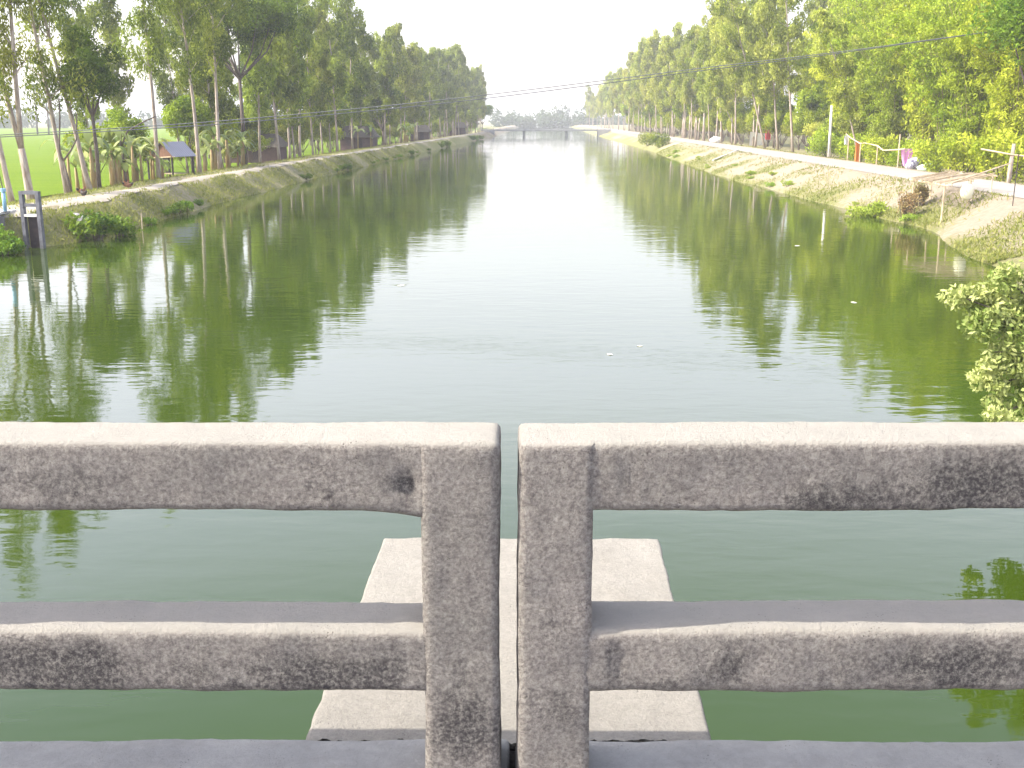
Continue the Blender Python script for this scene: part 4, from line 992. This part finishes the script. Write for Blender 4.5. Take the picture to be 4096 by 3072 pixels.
p = Vector((19.55, 53.9, 0)); p.z = ground_z(p.x - SH * p.y, p.y); brush(p, .55, 1.5, 4, "stack of dry brown brush leaning on the near left end of the bamboo rack")
p = Vector((20.7, 55.3, 0)); p.z = ground_z(p.x - SH * p.y, p.y); brush(p, .45, 1.1, 6, "reddish dry brush heap under the bamboo rack")
bg_ = MB().ball((0, 0, -.42), (.30, .24, .40), 12, 8, .12, 3).tube([(0, 0, -.12), (0, 0, .12)], [.05, .02], 7).build("hanging_sack", M['yellowbag'], None, True)
pp = blend(.42, 1.0); bg_.location = pp + Vector((0, 0, -.10)); tag(bg_, "cream sack hanging under the edge of the bamboo rack", "sack")
r2 = empty("bamboo_rail", (27.0, 60.5, 1.4), label="single bamboo rail on a forked trunk post at the right picture edge", cat="rail")
MB().tube([(-.95, .9, 2.0), (.5, .3, 1.72), (3.2, -1.2, 1.35)], [.04, .05, .055], 7).build("rail", M['bamboo'], r2, True)
MB().tube([(.55, .35, -.2), (.56, .35, 1.0), (.62, .35, 2.3)], [.13, .12, .09], 8).build("post", M['bark'], r2, True)
o = MB().tube([(0, 0, -.3), (.03, 0, 2.2)], .022, 5).build("thin_stake", M['post']); o.location = xyz(20.4, 47.6); tag(o, "thin dark stake stuck upright in the bank right of the rack", "stake")

# ------------------------------------------------------------------ far bridge
fb = empty("far_bridge", (W(0, 343)[0], 343, 0), label="low concrete bridge on thin piers crossing the canal in the haze", cat="bridge")
MB().box((0, 0, 1.75), (40, 5, .55)).build("deck", M['farconc'], fb)
m = MB(); m.box((0, -2.4, 2.42), (40, .15, .12))
for i in range(21): m.box((-20 + i * 2, -2.4, 2.2), (.15, .14, .36))
m.build("parapet", M['farconc'], fb)
for x in (-6.6, 6.6):
    MB().box((x, 0, .4), (.75, 4.2, 2.2)).build("pier", M['farconc'], fb)
for x in (-17.3, 17.8): MB().box((x, 0, .5), (3.2, 6, 2.0)).build("abutment", M['farconc'], fb)

# ------------------------------------------------------------------ power line across the canal
wp = [(-22.92, 46.0, 4.27), (-21.31, 46.61, 4.34), (-13.83, 49.23, 4.81), (-6.34, 51.58, 5.50), (-0.95, 53.16, 6.10), (4.29, 54.61, 6.76), (9.13, 55.89, 7.39), (14.97, 57.38, 8.1), (19.64, 58.52, 8.72), (30.24, 61.0, 10.19)]
def smooth(P, k=5):
    out = []
    for i in range(len(P) - 1):
        a, b, c, d = (Vector(P[max(0, i - 1)]), Vector(P[i]), Vector(P[i + 1]), Vector(P[min(len(P) - 1, i + 2)]))
        for j in range(k):
            t = j / k; out.append(.5 * ((2 * b) + (c - a) * t + (2 * a - 5 * b + 4 * c - d) * t * t + (3 * b - a - 3 * c + d) * t ** 3))
    out.append(Vector(P[-1])); return out
def wire(dz, label):
    P = smooth(wp); n_ = len(P); Q = []
    for i, p in enumerate(P):
        t = i / (n_ - 1); Q.append(p + Vector((0, 0, dz * math.sin(math.pi * t ** .8))))
    tag(MB().tube(Q, .020, 5).build("power_wire", M['wire'], None, True), label, "wire", "power wires over the canal")
wire(0.06, "upper of two thin power wires strung across the canal"); wire(-0.10, "lower of two thin power wires strung across the canal")

# ------------------------------------------------------------------ floating leaves
for i, (x, y, s, mt, lab) in enumerate([(2.92, 7.91, .020, 'driftleaf', "single yellow leaf floating on the green water below the right railing"), (-3.43, 33.2, .11, 'paleleaf', "pale scrap floating left of mid canal"), (2.14, 23.1, .06, 'paleleaf', "pale scrap floating right of mid canal, nearer one"), (2.9, 24.0, .05, 'paleleaf', "pale scrap floating right of mid canal, farther one"), (11.6, 44, .10, 'paleleaf', "pale scrap floating near the right bank reflections"), (9.6, 30, .08, 'paleleaf', "pale scrap floating over the bamboo reflection")]):
    P_ = [(math.cos(a) * s * (1.6 if k % 2 else 1.2), math.sin(a) * s * .8, .006 + .004 * math.sin(3 * a)) for k, a in enumerate(np.linspace(0, 6.283, 9)[:-1])]
    m = MB(); m.v = P_ + [(p[0], p[1], p[2] - .004) for p in P_]; m.f = [tuple(range(8)), tuple(range(15, 7, -1))] + [(k, k + 8, (k + 1) % 8 + 8, (k + 1) % 8) for k in range(8)]
    o = m.build("floating_leaf", M[mt]); o.location = (x, y, .004); o.rotation_euler = (0, 0, i); tag(o, lab, "leaf", "scraps floating on the canal")

# ------------------------------------------------------------------ haze
def haze():
    m = bpy.data.materials.new("hazy_air"); m.use_nodes = True; N = m.node_tree.nodes; L = m.node_tree.links
    N.remove(N["Principled BSDF"])
    p = N.new("ShaderNodeVolumePrincipled"); p.inputs["Color"].default_value = (0.97, 0.98, 1.0, 1); p.inputs["Density"].default_value = HAZE_DENSITY; p.inputs["Anisotropy"].default_value = 0.0
    L.new(p.outputs[0], N["Material Output"].inputs["Volume"])
    o = MB().box((0, 1400, 14.0), (5600, 3200, 34.0)).build("haze", m)
    tag(o, kind="stuff")
haze()
